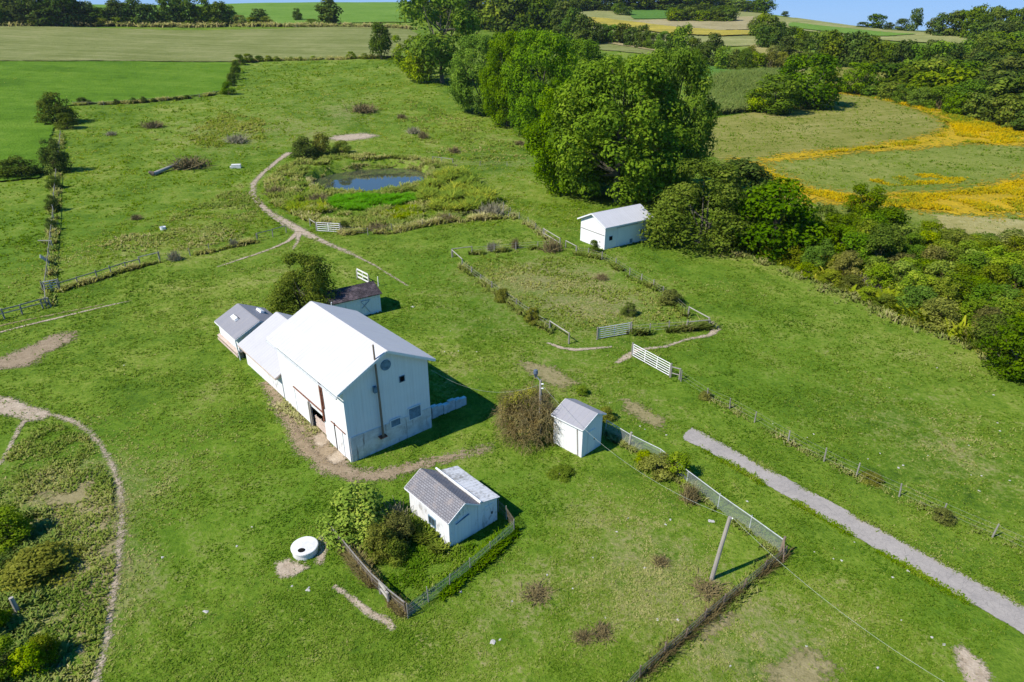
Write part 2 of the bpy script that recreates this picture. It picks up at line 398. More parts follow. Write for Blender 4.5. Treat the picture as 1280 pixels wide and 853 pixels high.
M['lushfield'] = m_field('lush_clover', (0.06, 0.14, 0.02), (0.085, 0.18, 0.03), (0.12, 0.215, 0.045))
M['dirt'] = m_dirt('worn_earth', (0.26, 0.195, 0.125), (0.55, 0.45, 0.33), amp=1.5)
M['barndirt'] = m_dirt('trodden_earth', (0.20, 0.145, 0.085), (0.37, 0.285, 0.185), amp=2.3)
M['drypatch'] = m_dirt('dead_grass_patch', (0.18, 0.155, 0.06), (0.33, 0.275, 0.14), amp=2.2, scales=((0.7, 0.4), (3.0, 0.6)))
M['lane'] = m_dirt('lane_gravel', (0.30, 0.275, 0.275), (0.42, 0.39, 0.385), amp=0.28, scales=((0.5, 0.4), (2.5, 0.6)))
def m_lane():
    n = N('lane_asphalt'); P = n.pos()
    a = n.noise(P, 0.6, 4, 0.65); b = n.noise(P, 4, 4, 0.7); c = n.noise(P, 20, 2, 0.7)
    col = n.ramp(n.math('ADD', n.math('MULTIPLY', a, 0.4), n.math('ADD', n.math('MULTIPLY', b, 0.35), n.math('MULTIPLY', c, 0.25))), [(0.3, (0.23, 0.21, 0.19)), (0.5, (0.335, 0.298, 0.258)), (0.75, (0.45, 0.40, 0.345))])
    vo = n.new('ShaderNodeTexVoronoi', feature='DISTANCE_TO_EDGE'); n.put(vo.inputs['Vector'], n.mapv(P, scale=(0.45, 0.45, 0.45)))
    col = n.mix(n.rng(vo.outputs[0], 0.008, 0.02, 0.45, 0), col, (0.12, 0.11, 0.10))
    return n.end(n.bsdf(col, 0.9, n.bump(c, 0.4, 0.02), 0.2), edge_alpha(n, 0.55, ((0.5, 0.4), (2.5, 0.6)), P))
M['lane'] = m_lane()
M['white'] = m_boards('white_boards', (0.80, 0.80, 0.79), (0.42, 0.39, 0.35), wear=0.72)
M['white_worn'] = m_boards('worn_white_boards', (0.78, 0.78, 0.77), (0.34, 0.32, 0.29), wear=0.60)
M['trim'] = m_plain('white_trim', (0.80, 0.80, 0.79), 0.6, 0.3, 0.08)
def m_plaster():
    n = N('stained_plaster'); P = n.objc()
    a = n.noise(P, 1.3, 5, 0.7); st = n.noise(n.mapv(P, scale=(2.6, 2.6, 0.35)), 1.0, 4, 0.7); b = n.noise(P, 8, 3, 0.7)
    c = n.mix(n.rng(a, 0.42, 0.62, 0, 0.55), (0.72, 0.71, 0.68), (0.42, 0.39, 0.34))
    c = n.mix(n.rng(st, 0.56, 0.70, 0, 0.75), c, (0.20, 0.15, 0.11))
    return n.end(n.bsdf(c, 0.9, n.bump(n.math('ADD', a, b), 0.6, 0.04), 0.15))
M['plaster'] = m_plaster()
M['roofwhite'] = m_metalroof('white_roof_paint', (0.56, 0.545, 0.54))
M['roofwhite_shaded'] = m_metalroof('shaded_white_annex_roof', (0.50, 0.485, 0.48))  # barn roof white, greyed: shading by the barn eave put into the colour
M['roofgrey'] = m_metalroof('grey_roof_sheet', (0.25, 0.243, 0.258), pitch=0.6)
M['roofprivy'] = m_metalroof('pale_grey_roof_sheet', (0.31, 0.30, 0.315), pitch=0.5)
M['shingle'] = m_shingle('grey_shingle', (0.235, 0.225, 0.235), (0.30, 0.29, 0.30), 0.24, 0.13, moss=(0.28, 0.24, 0.22))
M['shingle_dark'] = m_shingle('dark_mossy_shingle', (0.05, 0.04, 0.042), (0.11, 0.09, 0.095), 0.24, 0.15, moss=(0.17, 0.13, 0.135))
M['roofrust'] = m_metalroof('flaking_white_roof', (0.66, 0.65, 0.63), pitch=0.3, rust=0.17, rustc=(0.20, 0.18, 0.14))
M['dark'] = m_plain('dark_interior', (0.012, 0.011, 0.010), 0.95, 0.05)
M['glass'] = m_plain('dark_glass', (0.05, 0.07, 0.08), 0.15, 0.5, 0.1)
M['blueboard'] = m_plain('weathered_blue_board', (0.16, 0.26, 0.34), 0.7, 0.2, 0.4)
M['rust'] = m_plain('rusty_iron', (0.24, 0.095, 0.06), 0.85, 0.2, 0.5, 4)
M['pinkboard'] = m_wood('bleached_boards', (0.45, 0.34, 0.28), (0.66, 0.54, 0.46))
M['greywood'] = m_wood('weathered_post_wood', (0.17, 0.155, 0.13), (0.36, 0.33, 0.29))
M['palewood'] = m_wood('bleached_rail_wood', (0.27, 0.25, 0.205), (0.46, 0.43, 0.37))
M['brownwood'] = m_wood('old_brown_wood', (0.13, 0.09, 0.06), (0.30, 0.23, 0.17))
M['polewood'] = m_wood('utility_pole_wood', (0.22, 0.19, 0.16), (0.42, 0.38, 0.33))
M['galv'] = m_plain('galvanised_steel', (0.52, 0.53, 0.53), 0.5, 0.4, 0.2)
M['gatewhite'] = m_plain('white_gate_paint', (0.80, 0.78, 0.75), 0.5, 0.3, 0.12)
M['wire'] = m_plain('fence_wire', (0.25, 0.24, 0.22), 0.6, 0.3)
M['cable'] = m_plain('pale_cable', (0.42, 0.45, 0.36), 0.6, 0.3)
M['chain'] = m_net('chain_link_netting', (0.42, 0.46, 0.44), 0.24)
M['brownnet'] = m_net('rusty_wire_netting', (0.21, 0.16, 0.115), 0.16, 0.36)
M['concrete'] = m_plain('white_concrete', (0.74, 0.72, 0.68), 0.9, 0.2, 0.18, 2.5, bump=0.4)
M['stone'] = m_plain('pale_stone', (0.52, 0.49, 0.44), 0.9, 0.2, 0.3, 6, bump=0.6)
M['lampblue'] = m_plain('blue_grey_lamp', (0.10, 0.13, 0.19), 0.4, 0.5)
M['bark'] = m_wood('bark', (0.06, 0.055, 0.036), (0.15, 0.135, 0.095), 2.0)
M['twig'] = m_wood('dead_twigs', (0.115, 0.085, 0.032), (0.25, 0.20, 0.085))
M['greytwig'] = m_wood('grey_dead_twigs', (0.165, 0.148, 0.085), (0.33, 0.30, 0.185))
M['walnut'] = m_leaf('walnut_leaves', [(0.028, 0.068, 0.006), (0.056, 0.128, 0.010), (0.092, 0.185, 0.014), (0.140, 0.240, 0.024)], gain=1.6, trans=0.38, hue=0.012, vary=0.12)
M['broad'] = m_leaf('broad_leaves', [(0.022, 0.054, 0.006), (0.045, 0.104, 0.010), (0.075, 0.152, 0.014), (0.118, 0.200, 0.026)], gain=1.5)
M['darkleaf'] = m_leaf('dark_leaves', [(0.014, 0.032, 0.008), (0.028, 0.058, 0.013), (0.046, 0.084, 0.018), (0.080, 0.115, 0.030)], gain=1.8, hue=0.03)
M['farleaf'] = m_leaf('wood_leaves', [(0.020, 0.048, 0.010), (0.038, 0.082, 0.014), (0.064, 0.118, 0.020), (0.105, 0.155, 0.030)], gain=1.85, hue=0.035, vary=0.35)
M['paleleaf'] = m_leaf('yellow_green_leaves', warm=(0.95, 1.0, 0.7), gain=1.6, cols=[(0.055, 0.10, 0.010), (0.105, 0.165, 0.018), (0.17, 0.225, 0.03), (0.26, 0.28, 0.05)])
M['shrub'] = m_leaf('shrub_leaves', [(0.030, 0.060, 0.010), (0.060, 0.110, 0.012), (0.098, 0.155, 0.020), (0.160, 0.21, 0.040)], gain=1.8, hue=0.035, vary=0.3)
M['brownshrub'] = m_leaf('brownish_shrub_leaves', warm=(0.95, 1.0, 0.7), cols=[(0.045, 0.052, 0.014), (0.085, 0.092, 0.024), (0.14, 0.145, 0.040), (0.22, 0.215, 0.075)], gain=1.7, hue=0.03, vary=0.3)
M['autumn'] = m_leaf('reddish_bramble_leaves', warm=(1, 1, 1), cols=[(0.10, 0.075, 0.026), (0.19, 0.14, 0.055), (0.28, 0.23, 0.09), (0.38, 0.34, 0.13)], hue=0.0, vary=0.0, upn=0.35, trans=0.3)
M['olivetree'] = m_leaf('olive_brown_leaves', warm=(1.0, 1.0, 0.7), cols=[(0.028, 0.044, 0.008), (0.058, 0.088, 0.014), (0.096, 0.132, 0.024), (0.150, 0.172, 0.042)], gain=1.4)
M['goldflower'] = m_leaf('goldenrod_flowers', warm=(1, 1, 1), cols=[(0.07, 0.14, 0.012), (0.14, 0.22, 0.018), (0.36, 0.30, 0.022), (0.58, 0.40, 0.022)], hue=0.0, vary=0.0, upn=0.85, gain=1.15)
M['tuft'] = m_leaf('grass_blades', warm=(1, 1, 1), cols=[(0.054, 0.118, 0.008), (0.112, 0.190, 0.014), (0.195, 0.252, 0.038), (0.37, 0.345, 0.13)], trans=0.10, vary=0.0, hue=0.0, upn=0.93)
M['lushgrass'] = m_leaf('lush_bank_grass', [(0.045, 0.15, 0.010), (0.075, 0.215, 0.013), (0.11, 0.27, 0.02), (0.16, 0.31, 0.04)], trans=0.15, vary=0.0, hue=0.0, upn=0.85, warm=(1, 1, 1), gain=1.1)
M['pondgold'] = m_leaf('yellow_green_goldenrod', [(0.08, 0.15, 0.012), (0.15, 0.235, 0.018), (0.24, 0.30, 0.022), (0.50, 0.47, 0.035)], hue=0.0, vary=0.0, upn=0.7, gain=1.1, warm=(1, 1, 0.8))
M['dryweeds'] = m_leaf('dry_weed_stalks', warm=(1, 1, 1), cols=[(0.085, 0.14, 0.018), (0.165, 0.205, 0.036), (0.27, 0.26, 0.085), (0.42, 0.37, 0.18)], trans=0.12, vary=0.0, hue=0.0, upn=0.92, gain=1.25)
M['corn'] = m_leaf('corn_leaves', warm=(1, 1, 1), cols=[(0.07, 0.115, 0.022), (0.115, 0.165, 0.038), (0.17, 0.215, 0.06), (0.30, 0.30, 0.11)], vary=0.0, hue=0.0, upn=0.7, gain=1.3)
def m_water():
    n = N('pond_water'); P = n.pos()
    b = n.noise(P, 1.2, 2, 0.5)
    s = n.bsdf((0.055, 0.062, 0.036), 0.03, n.bump(b, 0.02, 0.05), 0.95)
    return n.end(s)
M['water'] = m_water()

# ------------------------------------------------------------------ the ground, one sheet to beyond the ridge
BLOBS = []   # (x, y, radius, dry, lush)
def blob(px, py, r, dry=0.0, lush=0.0):
    p = U(px, py); BLOBS.append((p.x, p.y, r, dry, lush))
for a in [(720, 370, 14, .55), (690, 360, 9, .4), (760, 390, 8, .35), (640, 340, 8, .25), (100, 640, 5, .7), (70, 610, 6, .5), (120, 720, 4, .75), (80, 790, 5, .6), (30, 600, 6, .3),
          (500, 130, 45, .3), (600, 180, 28, .4), (300, 170, 22, .5), (215, 290, 18, .35), (340, 240, 14, .35), (440, 420, 9, .0), (800, 520, 5, .5), (690, 470, 6, .4),
          (930, 800, 4, .7), (860, 770, 4, .6), (1010, 820, 4, .6), (1080, 760, 4, .4), (760, 640, 6, .35), (700, 740, 5, .5), (840, 710, 5, .45), (600, 800, 5, .45), (320, 800, 6, .35), (250, 600, 7, .35),
          (1150, 520, 10, .35), (1220, 600, 7, .35), (1010, 470, 9, .25), (560, 400, 8, .3), (370, 340, 5, .5), (250, 490, 6, .25), (1220, 820, 3, .4), (650, 220, 14, .25), (200, 420, 7, .25),
          (570, 470, 4, .4), (330, 660, 5, .2)]: blob(*a)
for a in [(420, 640, 6, 0, .6), (170, 680, 5, 0, .5), (600, 640, 5, 0, .5), (330, 290, 9, 0, .5), (620, 380, 7, 0, .6), (1000, 440, 10, 0, .3), (200, 560, 7, 0, .5), (660, 610, 5, 0, .5), (900, 470, 8, 0, .4),
          (40, 560, 4, 0, .7), (560, 650, 4, 0, .5), (560, 330, 9, 0, .5), (500, 350, 7, 0, .3), (40, 300, 18, 0, .5), (1190, 760, 4, 0, .5), (380, 600, 5, 0, .4), (850, 340, 8, 0, .4)]: blob(*a)
def blob_val(x, y):
    d = np.zeros(x.shape); l = np.zeros(x.shape)
    for bx, by, r, dr, lu in BLOBS:
        g = np.exp(-((x - bx) ** 2 + (y - by) ** 2) / (r * r)); d += dr * g; l += lu * g
    return np.clip(d, 0, 1), np.clip(l, 0, 1)
def make_ground():
    az = np.concatenate([np.linspace(-PI, -0.95, 36)[:-1], np.linspace(-0.95, 0.95, 561), np.linspace(0.95, PI, 36)[1:]])
    rs = np.concatenate([[0.5, 4, 8, 11], np.geomspace(14, 1500, 560), [1900, 2500, 3500]])
    A, Q = np.meshgrid(az, rs); X = Q * np.sin(A); Y = Q * np.cos(A)
    Z = h(X, Y); nr, na = X.shape
    i = np.arange(nr * na).reshape(nr, na)
    Fc = np.stack([i[:-1, :-1], i[:-1, 1:], i[1:, 1:], i[1:, :-1]], -1).reshape(-1, 4)[:, ::-1]
    d, l = blob_val(X.ravel(), Y.ravel())
    m = mesh_np('ground', np.stack([X, Y, Z], -1).reshape(-1, 3), Fc, [M['grass']], {'dry': ('POINT', d), 'lush': ('POINT', l)}, smooth=True)
    tag(link('ground', m), kind='structure')
make_ground()

def sheet(name, poly, mat, off, cell, fade=1.0, margin=None, label=None):
    """a sheet draped on the ground, its outline given on the ground"""
    P = np.asarray(poly, float); margin = margin if margin is not None else fade + cell
    x0, y0 = P.min(0) - margin; x1, y1 = P.max(0) + margin
    nx = max(2, int((x1 - x0) / cell) + 1); ny = max(2, int((y1 - y0) / cell) + 1)
    X, Y = np.meshgrid(np.linspace(x0, x1, nx), np.linspace(y0, y1, ny))
    D = sdist(P, X, Y); i = np.arange(nx * ny).reshape(ny, nx)
    Fc = np.stack([i[:-1, :-1], i[:-1, 1:], i[1:, 1:], i[1:, :-1]], -1).reshape(-1, 4)
    keep = D.ravel()[Fc].max(1) > -margin
    Fc = Fc[keep]; used = np.unique(Fc); rm = np.full(nx * ny, -1); rm[used] = np.arange(len(used))
    V = np.stack([X, Y, h(X, Y) + off], -1).reshape(-1, 3)[used]
    m = mesh_np(name, V, rm[Fc], [mat], {'edge': ('POINT', D.ravel()[used] / fade)}, smooth=True)
    o = tag(link(name, m), kind='structure')
    return o
def gpoly(px): return [(a[0], a[1]) for a in UU(px)]
SHEETS = []
def field(name, px, mat, off, cell, fade=2.0):
    return sheet(name, gpoly(px), M[mat], off, cell, fade)
field('upper_green_field', [(-260, 2), (0, 4.5), (250, 4), (508, 4), (515, 29), (430, 30), (0, 28), (-260, 30)], 'upper_field', 0.5, 9, 3)
field('mown_field', [(-220, 33), (0, 33), (430, 34), (512, 37), (522, 44), (490, 72), (440, 73.5), (330, 75), (292, 78), (0, 77), (-220, 78)], 'mown', 0.35, 5, 2)
field('bright_green_field', [(-250, 78.5), (0, 78), (289, 79), (293, 88), (286, 108), (270, 118), (200, 125), (120, 131), (90, 131), (72, 140), (66, 165), (58, 195), (50, 225), (-60, 232), (-250, 210)], 'green_field', 0.35, 4, 2)
field('hay_field', [(878, 152), (930, 142), (985, 130), (1040, 117), (1085, 121), (1130, 133), (1168, 146), (1184, 157), (1165, 168), (1100, 181), (1030, 190), (960, 196), (900, 199), (872, 190)], 'hay', 0.08, 1.5, 1.5)
field('weedy_meadow', [(900, 200), (960, 197), (1040, 191), (1110, 182), (1190, 176), (1290, 182), (1400, 195), (1400, 330), (1280, 312), (1180, 300), (1100, 290), (1020, 285), (960, 262), (920, 220)], 'meadow', 0.06, 1.5, 3)
field('goldenrod_strip', [(1030, 112), (1080, 116), (1140, 128), (1200, 143), (1290, 166), (1400, 190), (1400, 204), (1280, 183), (1210, 180), (1150, 186), (1080, 190), (1010, 199), (930, 205), (990, 193), (1070, 184), (1130, 175), (1168, 168), (1187, 158), (1170, 146), (1130, 132), (1085, 121), (1040, 117)], 'gold', 0.14, 1.0, 2.4)
field('goldenrod_strip', [(920, 200), (950, 207), (980, 223), (1020, 238), (1070, 245), (1120, 244), (1180, 240), (1240, 232), (1300, 215), (1400, 205), (1400, 262), (1290, 268), (1210, 270), (1130, 260), (1060, 258), (1000, 250), (960, 232), (935, 215)], 'gold', 0.16, 1.0, 3.2)
field('dry_weed_strip', [(1170, 272), (1280, 274), (1400, 280), (1400, 315), (1280, 306), (1210, 296), (1170, 285)], 'dryweed', 0.12, 1.2, 2.0)
field('clover_field', [(868, 84), (885, 81), (915, 84), (950, 93), (945, 99), (900, 101), (870, 100)], 'lushfield', 0.3, 4, 2)
field('stubble_strip', [(690, 52), (725, 50), (762, 52), (800, 57), (850, 66), (880, 74), (850, 76), (800, 68), (740, 62), (690, 62)], 'mown', 0.35, 5, 2)
field('stubble_edge', [(735, 53), (765, 52.5), (800, 57.5), (846, 67), (836, 68), (800, 62), (765, 56.5)], 'tan', 0.6, 4, 1.5)
field('olive_hill_field', [(690, 13), (760, 11), (860, 12), (960, 17), (975, 34), (950, 44), (945, 58), (880, 60), (800, 50), (730, 35), (690, 22)], 'olive', 0.4, 8, 2)
field('far_green_field', [(788, 13), (820, 12), (862, 14), (858, 22), (830, 25), (792, 25), (785, 18)], 'lushfield', 0.9, 6, 2)
field('far_tan_field', [(790, 27), (840, 25), (950, 22), (962, 30), (945, 38), (870, 41), (800, 36)], 'tan', 0.8, 6, 3)
field('far_golden_field', [(725, 22), (760, 25), (800, 30), (850, 36), (900, 40), (946, 41), (946, 45.5), (900, 47), (850, 45), (790, 39), (740, 33), (725, 30)], 'goldfar', 1.1, 5, 2)
field('skyline_field', [(965, 22), (1000, 23), (1060, 32), (1120, 39), (1250, 47), (1245, 53), (1200, 56), (1130, 53), (1050, 46), (985, 36)], 'olive', 0.5, 7, 2)
field('skyline_green_strip', [(985, 29), (1060, 37), (1120, 43), (1150, 44), (1100, 47), (1040, 42), (985, 35)], 'upper_field', 0.9, 6, 3)
field('hillside_clearing', [(1035, 82), (1080, 88), (1110, 93), (1138, 97), (1140, 108), (1100, 115), (1050, 112), (1035, 100)], 'hay', 0.4, 4, 2)
field('hillside_clearing', [(940, 55), (1000, 65), (1020, 80), (1000, 92), (960, 90), (935, 80)], 'dryweed', 0.4, 4, 2)

def ribbon(name, px, wd, mat, off=0.05, cell=0.35, fade=None):
    """a worn track: centre line on the image, widths in metres on the ground"""
    C = [Vector((a[0], a[1])) for a in UU(px)]
    ws = [0.62 * q for q in (wd if isinstance(wd, (list, tuple)) else [wd] * len(C))]
    L, Rr = [], []
    for i, p in enumerate(C):
        d = (C[min(i + 1, len(C) - 1)] - C[max(i - 1, 0)]).normalized(); q = Vector((-d.y, d.x))
        L.append(p + q * ws[i] / 2); Rr.append(p - q * ws[i] / 2)
    poly = [tuple(q) for q in L] + [tuple(q) for q in reversed(Rr)]
    SHEETS.append(poly)
    return sheet(name, poly, M[mat], off, cell, fade or max(0.22, 0.62 * sum(ws) / len(ws)), margin=max(ws) * 0.6 + cell)
def patch(name, px, mat, off=0.05, cell=0.35, fade=0.6):
    poly = gpoly(px); SHEETS.append(poly)
    return sheet(name, poly, M[mat], off, cell, fade)
LANE = [(853, 545), (866, 535), (878, 541), (960, 586), (1057, 638), (1135, 680), (1185, 707), (1280, 759), (1345, 795), (1380, 850), (1280, 793), (1210, 753), (1172, 731), (1122, 702), (1072, 673), (1018, 642), (960, 608), (891, 568), (881, 562), (856, 551)]
lane_poly = gpoly(LANE); SHEETS.append(lane_poly)
sheet('lane', lane_poly, M['lane'], 0.05, 0.3, 0.45)
ribbon('path', [(362, 191), (345, 203), (328, 217), (317, 229), (316, 243), (326, 256), (340, 268), (358, 278), (374, 288), (392, 297), (412, 306), (432, 314), (448, 322)], [2.6, 1.6, 1.5, 1.4, 1.3, 1.4, 1.6, 2.2, 2.8, 1.8, 1.1, 0.8, 0.5], 'dirt', cell=0.45)
ribbon('path', [(312, 240), (322, 256), (338, 270), (356, 283)], 0.7, 'dirt', cell=0.3)
ribbon('path', [(374, 290), (360, 302), (340, 311), (318, 319), (296, 326), (272, 334)], [1.8, 0.9, 0.7, 0.6, 0.5, 0.4], 'dirt', cell=0.3)
ribbon('path', [(374, 292), (372, 302), (366, 312)], [1.4, 0.6, 0.3], 'dirt', cell=0.3)
ribbon('path', [(448, 322), (470, 333), (492, 347), (510, 358)], [0.5, 0.45, 0.4, 0.3], 'dirt', cell=0.25)
ribbon('path', [(-20, 421), (30, 408), (80, 396), (125, 385), (165, 376)], [0.7, 0.6, 0.6, 0.5, 0.3], 'dirt', cell=0.25)
ribbon('path', [(-20, 412), (40, 399), (90, 389), (130, 381)], [0.5, 0.5, 0.45, 0.3], 'drypatch', cell=0.25)
patch('bare_earth', [(-10, 452), (30, 437), (70, 418), (95, 416), (88, 428), (60, 440), (40, 456), (-10, 464)], 'barndirt', fade=0.8)
patch('bare_earth', [(-20, 495), (15, 498), (35, 508), (60, 514), (58, 524), (38, 527), (15, 520), (-20, 516)], 'dirt', fade=0.5)
ribbon('path', [(40, 516), (70, 520), (95, 529), (112, 540), (128, 560), (140, 582), (149, 606), (152, 640), (150, 680), (146, 715), (141, 745), (137, 775), (131, 810), (118, 860)], [0.8, 0.45, 0.55, 0.35, 0.24, 0.32, 0.28, 0.32, 0.4, 0.42, 0.5, 0.3, 0.3, 0.3], 'dirt', cell=0.12, fade=0.42)
ribbon('path', [(36, 520), (24, 536), (14, 556), (2, 578), (-20, 600)], [0.8, 0.5, 0.4, 0.35, 0.3], 'dirt', cell=0.2)
ribbon('path', [(97, 690), (104, 730), (103, 780), (100, 820)], [0.5, 0.5, 0.4, 0.3], 'drypatch', cell=0.15)
ribbon('path', [(70, 800), (74, 825), (76, 840)], [0.5, 0.6, 0.3], 'dirt', cell=0.12)
ribbon('path', [(332, 478), (348, 500), (364, 532), (384, 562), (412, 584), (446, 595), (482, 594), (520, 583), (560, 572), (612, 560)], [1.2, 1.4, 1.6, 2.2, 2.4, 2.2, 2.0, 1.6, 1.1, 0.6], 'barndirt', cell=0.3, fade=0.7)
patch('bare_earth', [(372, 515), (392, 530), (408, 548), (420, 560), (436, 577), (420, 582), (400, 570), (382, 548), (366, 530)], 'barndirt', fade=0.7, off=0.09)
patch('pale_stone_slab', [(392, 545), (404, 541), (412, 552), (402, 560), (394, 556)], 'dirt', fade=0.3, off=0.12, cell=0.15)
patch('pale_stone_slab', [(408, 574), (424, 564), (434, 574), (418, 582)], 'dirt', fade=0.3, off=0.12, cell=0.15)
ribbon('path', [(684, 429), (700, 435), (718, 438), (742, 436), (765, 434)], [0.4, 0.7, 0.8, 0.6, 0.3], 'dirt', cell=0.2)
ribbon('path', [(770, 455), (784, 446), (796, 438), (830, 434), (862, 424), (886, 420), (896, 412), (890, 402)], [0.4, 1.3, 0.7, 0.5, 0.5, 0.8, 1.2, 0.6], 'dirt', cell=0.2)
patch('bare_earth', [(345, 706), (358, 700), (372, 704), (384, 710), (372, 718), (352, 722), (346, 716)], 'dirt', fade=0.35, cell=0.15)
patch('bare_earth', [(397, 678), (404, 668), (408, 690), (402, 706), (396, 704)], 'dirt', fade=0.3, cell=0.15)
ribbon('path', [(418, 734), (432, 744), (448, 756), (464, 768), (484, 778), (492, 788)], [0.25, 0.35, 0.5, 0.6, 0.7, 0.4], 'dirt', cell=0.12)
patch('bare_earth', [(1192, 812), (1203, 808), (1218, 822), (1236, 842), (1240, 870), (1215, 862), (1200, 838)], 'dirt', fade=0.4, cell=0.15)
patch('bare_earth', [(878, 788), (895, 772), (914, 764), (914, 776), (898, 790), (882, 798)], 'drypatch', fade=0.5, cell=0.15)
patch('bare_earth', [(410, 173), (425, 169), (455, 167), (472, 170), (455, 174), (425, 177)], 'dirt', fade=2.2, cell=0.4)
patch('dead_grass', [(780, 500), (800, 508), (830, 525), (826, 533), (800, 525), (782, 512)], 'drypatch', fade=0.8, cell=0.25)
patch('dead_grass', [(650, 452), (690, 460), (720, 480), (700, 486), (664, 470)], 'drypatch', fade=1.0, cell=0.3)
patch('dead_grass', [(960, 840), (1010, 815), (1040, 830), (1020, 870), (970, 870)], 'drypatch', fade=0.8, cell=0.2)
patch('dead_grass', [(60, 615), (110, 600), (142, 640), (140, 720), (110, 760), (70, 690)], 'drypatch', fade=1.6, cell=0.25)
water = sheet('pond_water', POND, M['water'], 0, 0.6, 1.0, margin=1.5)
for v in water.data.vertices: v.co.z = -0.30

# ------------------------------------------------------------------ plants
def unit(n, rng):
    d = rng.normal(size=(n, 3)); return d / np.linalg.norm(d, axis=1)[:, None]
def leaf_quads(pos, nrm, size, rng, asp=0.62):
    n = len(pos); t = unit(n, rng)
    a = np.cross(nrm, t); a /= np.linalg.norm(a, axis=1)[:, None] + 1e-9
    b = np.cross(nrm, a)
    s = size * (0.6 + 0.8 * rng.random(n)); a = a * s[:, None] * 0.5; b = b * (s * asp)[:, None] * 0.5
    V = np.stack([pos - a, pos - b * 0.9 + a * 0.1, pos + a, pos + b * 1.1 + a * 0.1], 1).reshape(-1, 3)
    return V, np.arange(n * 4).reshape(n, 4)
def clumps_crown(rng, nclump, z0=0.14, rad=(0.13, 0.24), shape='round'):
    """clump centres of a crown one metre high and one metre wide"""
    C = []; r_mean = 0.5 * (rad[0] + rad[1])
    for k in range(nclump):
        for _ in range(40):
            z = z0 + (1 - z0) * rng.random(); t = (z - z0) / (1 - z0)
            if shape == 'round': prof = math.sin(PI * min(0.97, 0.10 + 0.84 * t ** 0.85)) ** 0.6
            elif shape == 'vase': prof = math.sin(PI * min(0.95, 0.06 + 0.72 * t)) ** 0.8
            elif shape == 'dome': prof = math.sqrt(max(0, 1 - t * t * 0.95))
            elif shape == 'oval': prof = math.sin(PI * min(0.97, 0.12 + 0.8 * t ** 0.8)) ** 0.9
            else: prof = (1 - t) ** 0.7
            a = 2 * PI * rng.random(); rr = prof * (0.53 - r_mean) * math.sqrt(0.35 + 0.65 * rng.random())
            r = rad[0] + (rad[1] - rad[0]) * rng.random(); r *= 0.75 + 0.4 * (1 - t)
            c = np.array([rr * math.cos(a), rr * math.sin(a), min(z, 1 - r * 0.6)])
            if all(np.linalg.norm(c - q[0]) > 0.55 * min(r, q[1]) for q in C): break
        C.append((c, r, rng.random()))
    return C
def crown(rng, clumps, nleaf, leaf, hw=1.0, up=0.3, tint_c=0.45):
    """hw: height over width, to keep leaves in proportion after scaling"""
    Vs, Fs, Ts = [], [], []; b = 0
    tot = sum(c[1] ** 2 for c in clumps)
    for c, r, tc in clumps:
        n = max(6, int(nleaf * r * r / tot)); d = unit(n, rng)
        d[:, 2] = np.where((d[:, 2] < -0.3) & (rng.random(n) < 0.5), -d[:, 2], d[:, 2])
        q = (0.62 + 0.5 * rng.random(n) ** 0.7) * (1 + 0.25 * np.sin(5 * d[:, 0] + 9 * tc) * np.sin(6 * d[:, 1] + 4 * tc))
        pos = c + d * (r * q)[:, None] * np.array([1, 1, 0.85])
        pos[:, 2] = np.maximum(pos[:, 2], 0.01)
        nr = d * 1.1 + unit(n, rng) * 0.55 + np.array([0, 0, up]); nr /= np.linalg.norm(nr, axis=1)[:, None]
        V, Fc = leaf_quads(pos, nr, leaf, rng); Vs.append(V); Fs.append(Fc + b); b += len(V)
        Ts.append(np.clip(0.5 + tint_c * (tc - 0.5) + 0.30 * (rng.random(n) - 0.5) * 1.6, 0, 1))
    return np.concatenate(Vs), np.concatenate(Fs), np.concatenate(Ts)
def unit_size(V):
    k = np.array([0.5 / np.percentile(np.abs(V[:, :2]), 99), 1.0 / np.percentile(V[:, 2], 99.7)]); return V * np.array([k[0], k[0], k[1]]), k
def trunk_mb(rng, clumps, r=0.03, top=0.55, stems=1, limbs=9):
    m = MB()
    for s in range(stems):
        a = 2 * PI * s / max(1, stems); lean = 0.0 if stems == 1 else 0.14
        pts = []; rs = []
        for k in range(6):
            t = k / 5; pts.append((lean * t * math.cos(a) + 0.012 * math.sin(5 * t + s), lean * t * math.sin(a) + 0.012 * math.cos(4 * t), -0.02 + top * t)); rs.append(r * (1.25 - 0.95 * t) if k else r * 1.6)
        m.tube(pts, rs, 7)
        for j in range(limbs):
            c = clumps[int(rng.integers(len(clumps)))][0]
            t = 0.3 + 0.6 * rng.random(); i = min(4, int(t * 5)); p = Vector(pts[i]).lerp(Vector(pts[i + 1]), t * 5 - i)
            mid = p.lerp(Vector(c), 0.5) + Vector((0, 0, -0.03))
            if c[2] > p.z: m.tube([p, mid, Vector(c)], [r * 0.45, r * 0.3, r * 0.10], 5)
    return m
PROTO = {}
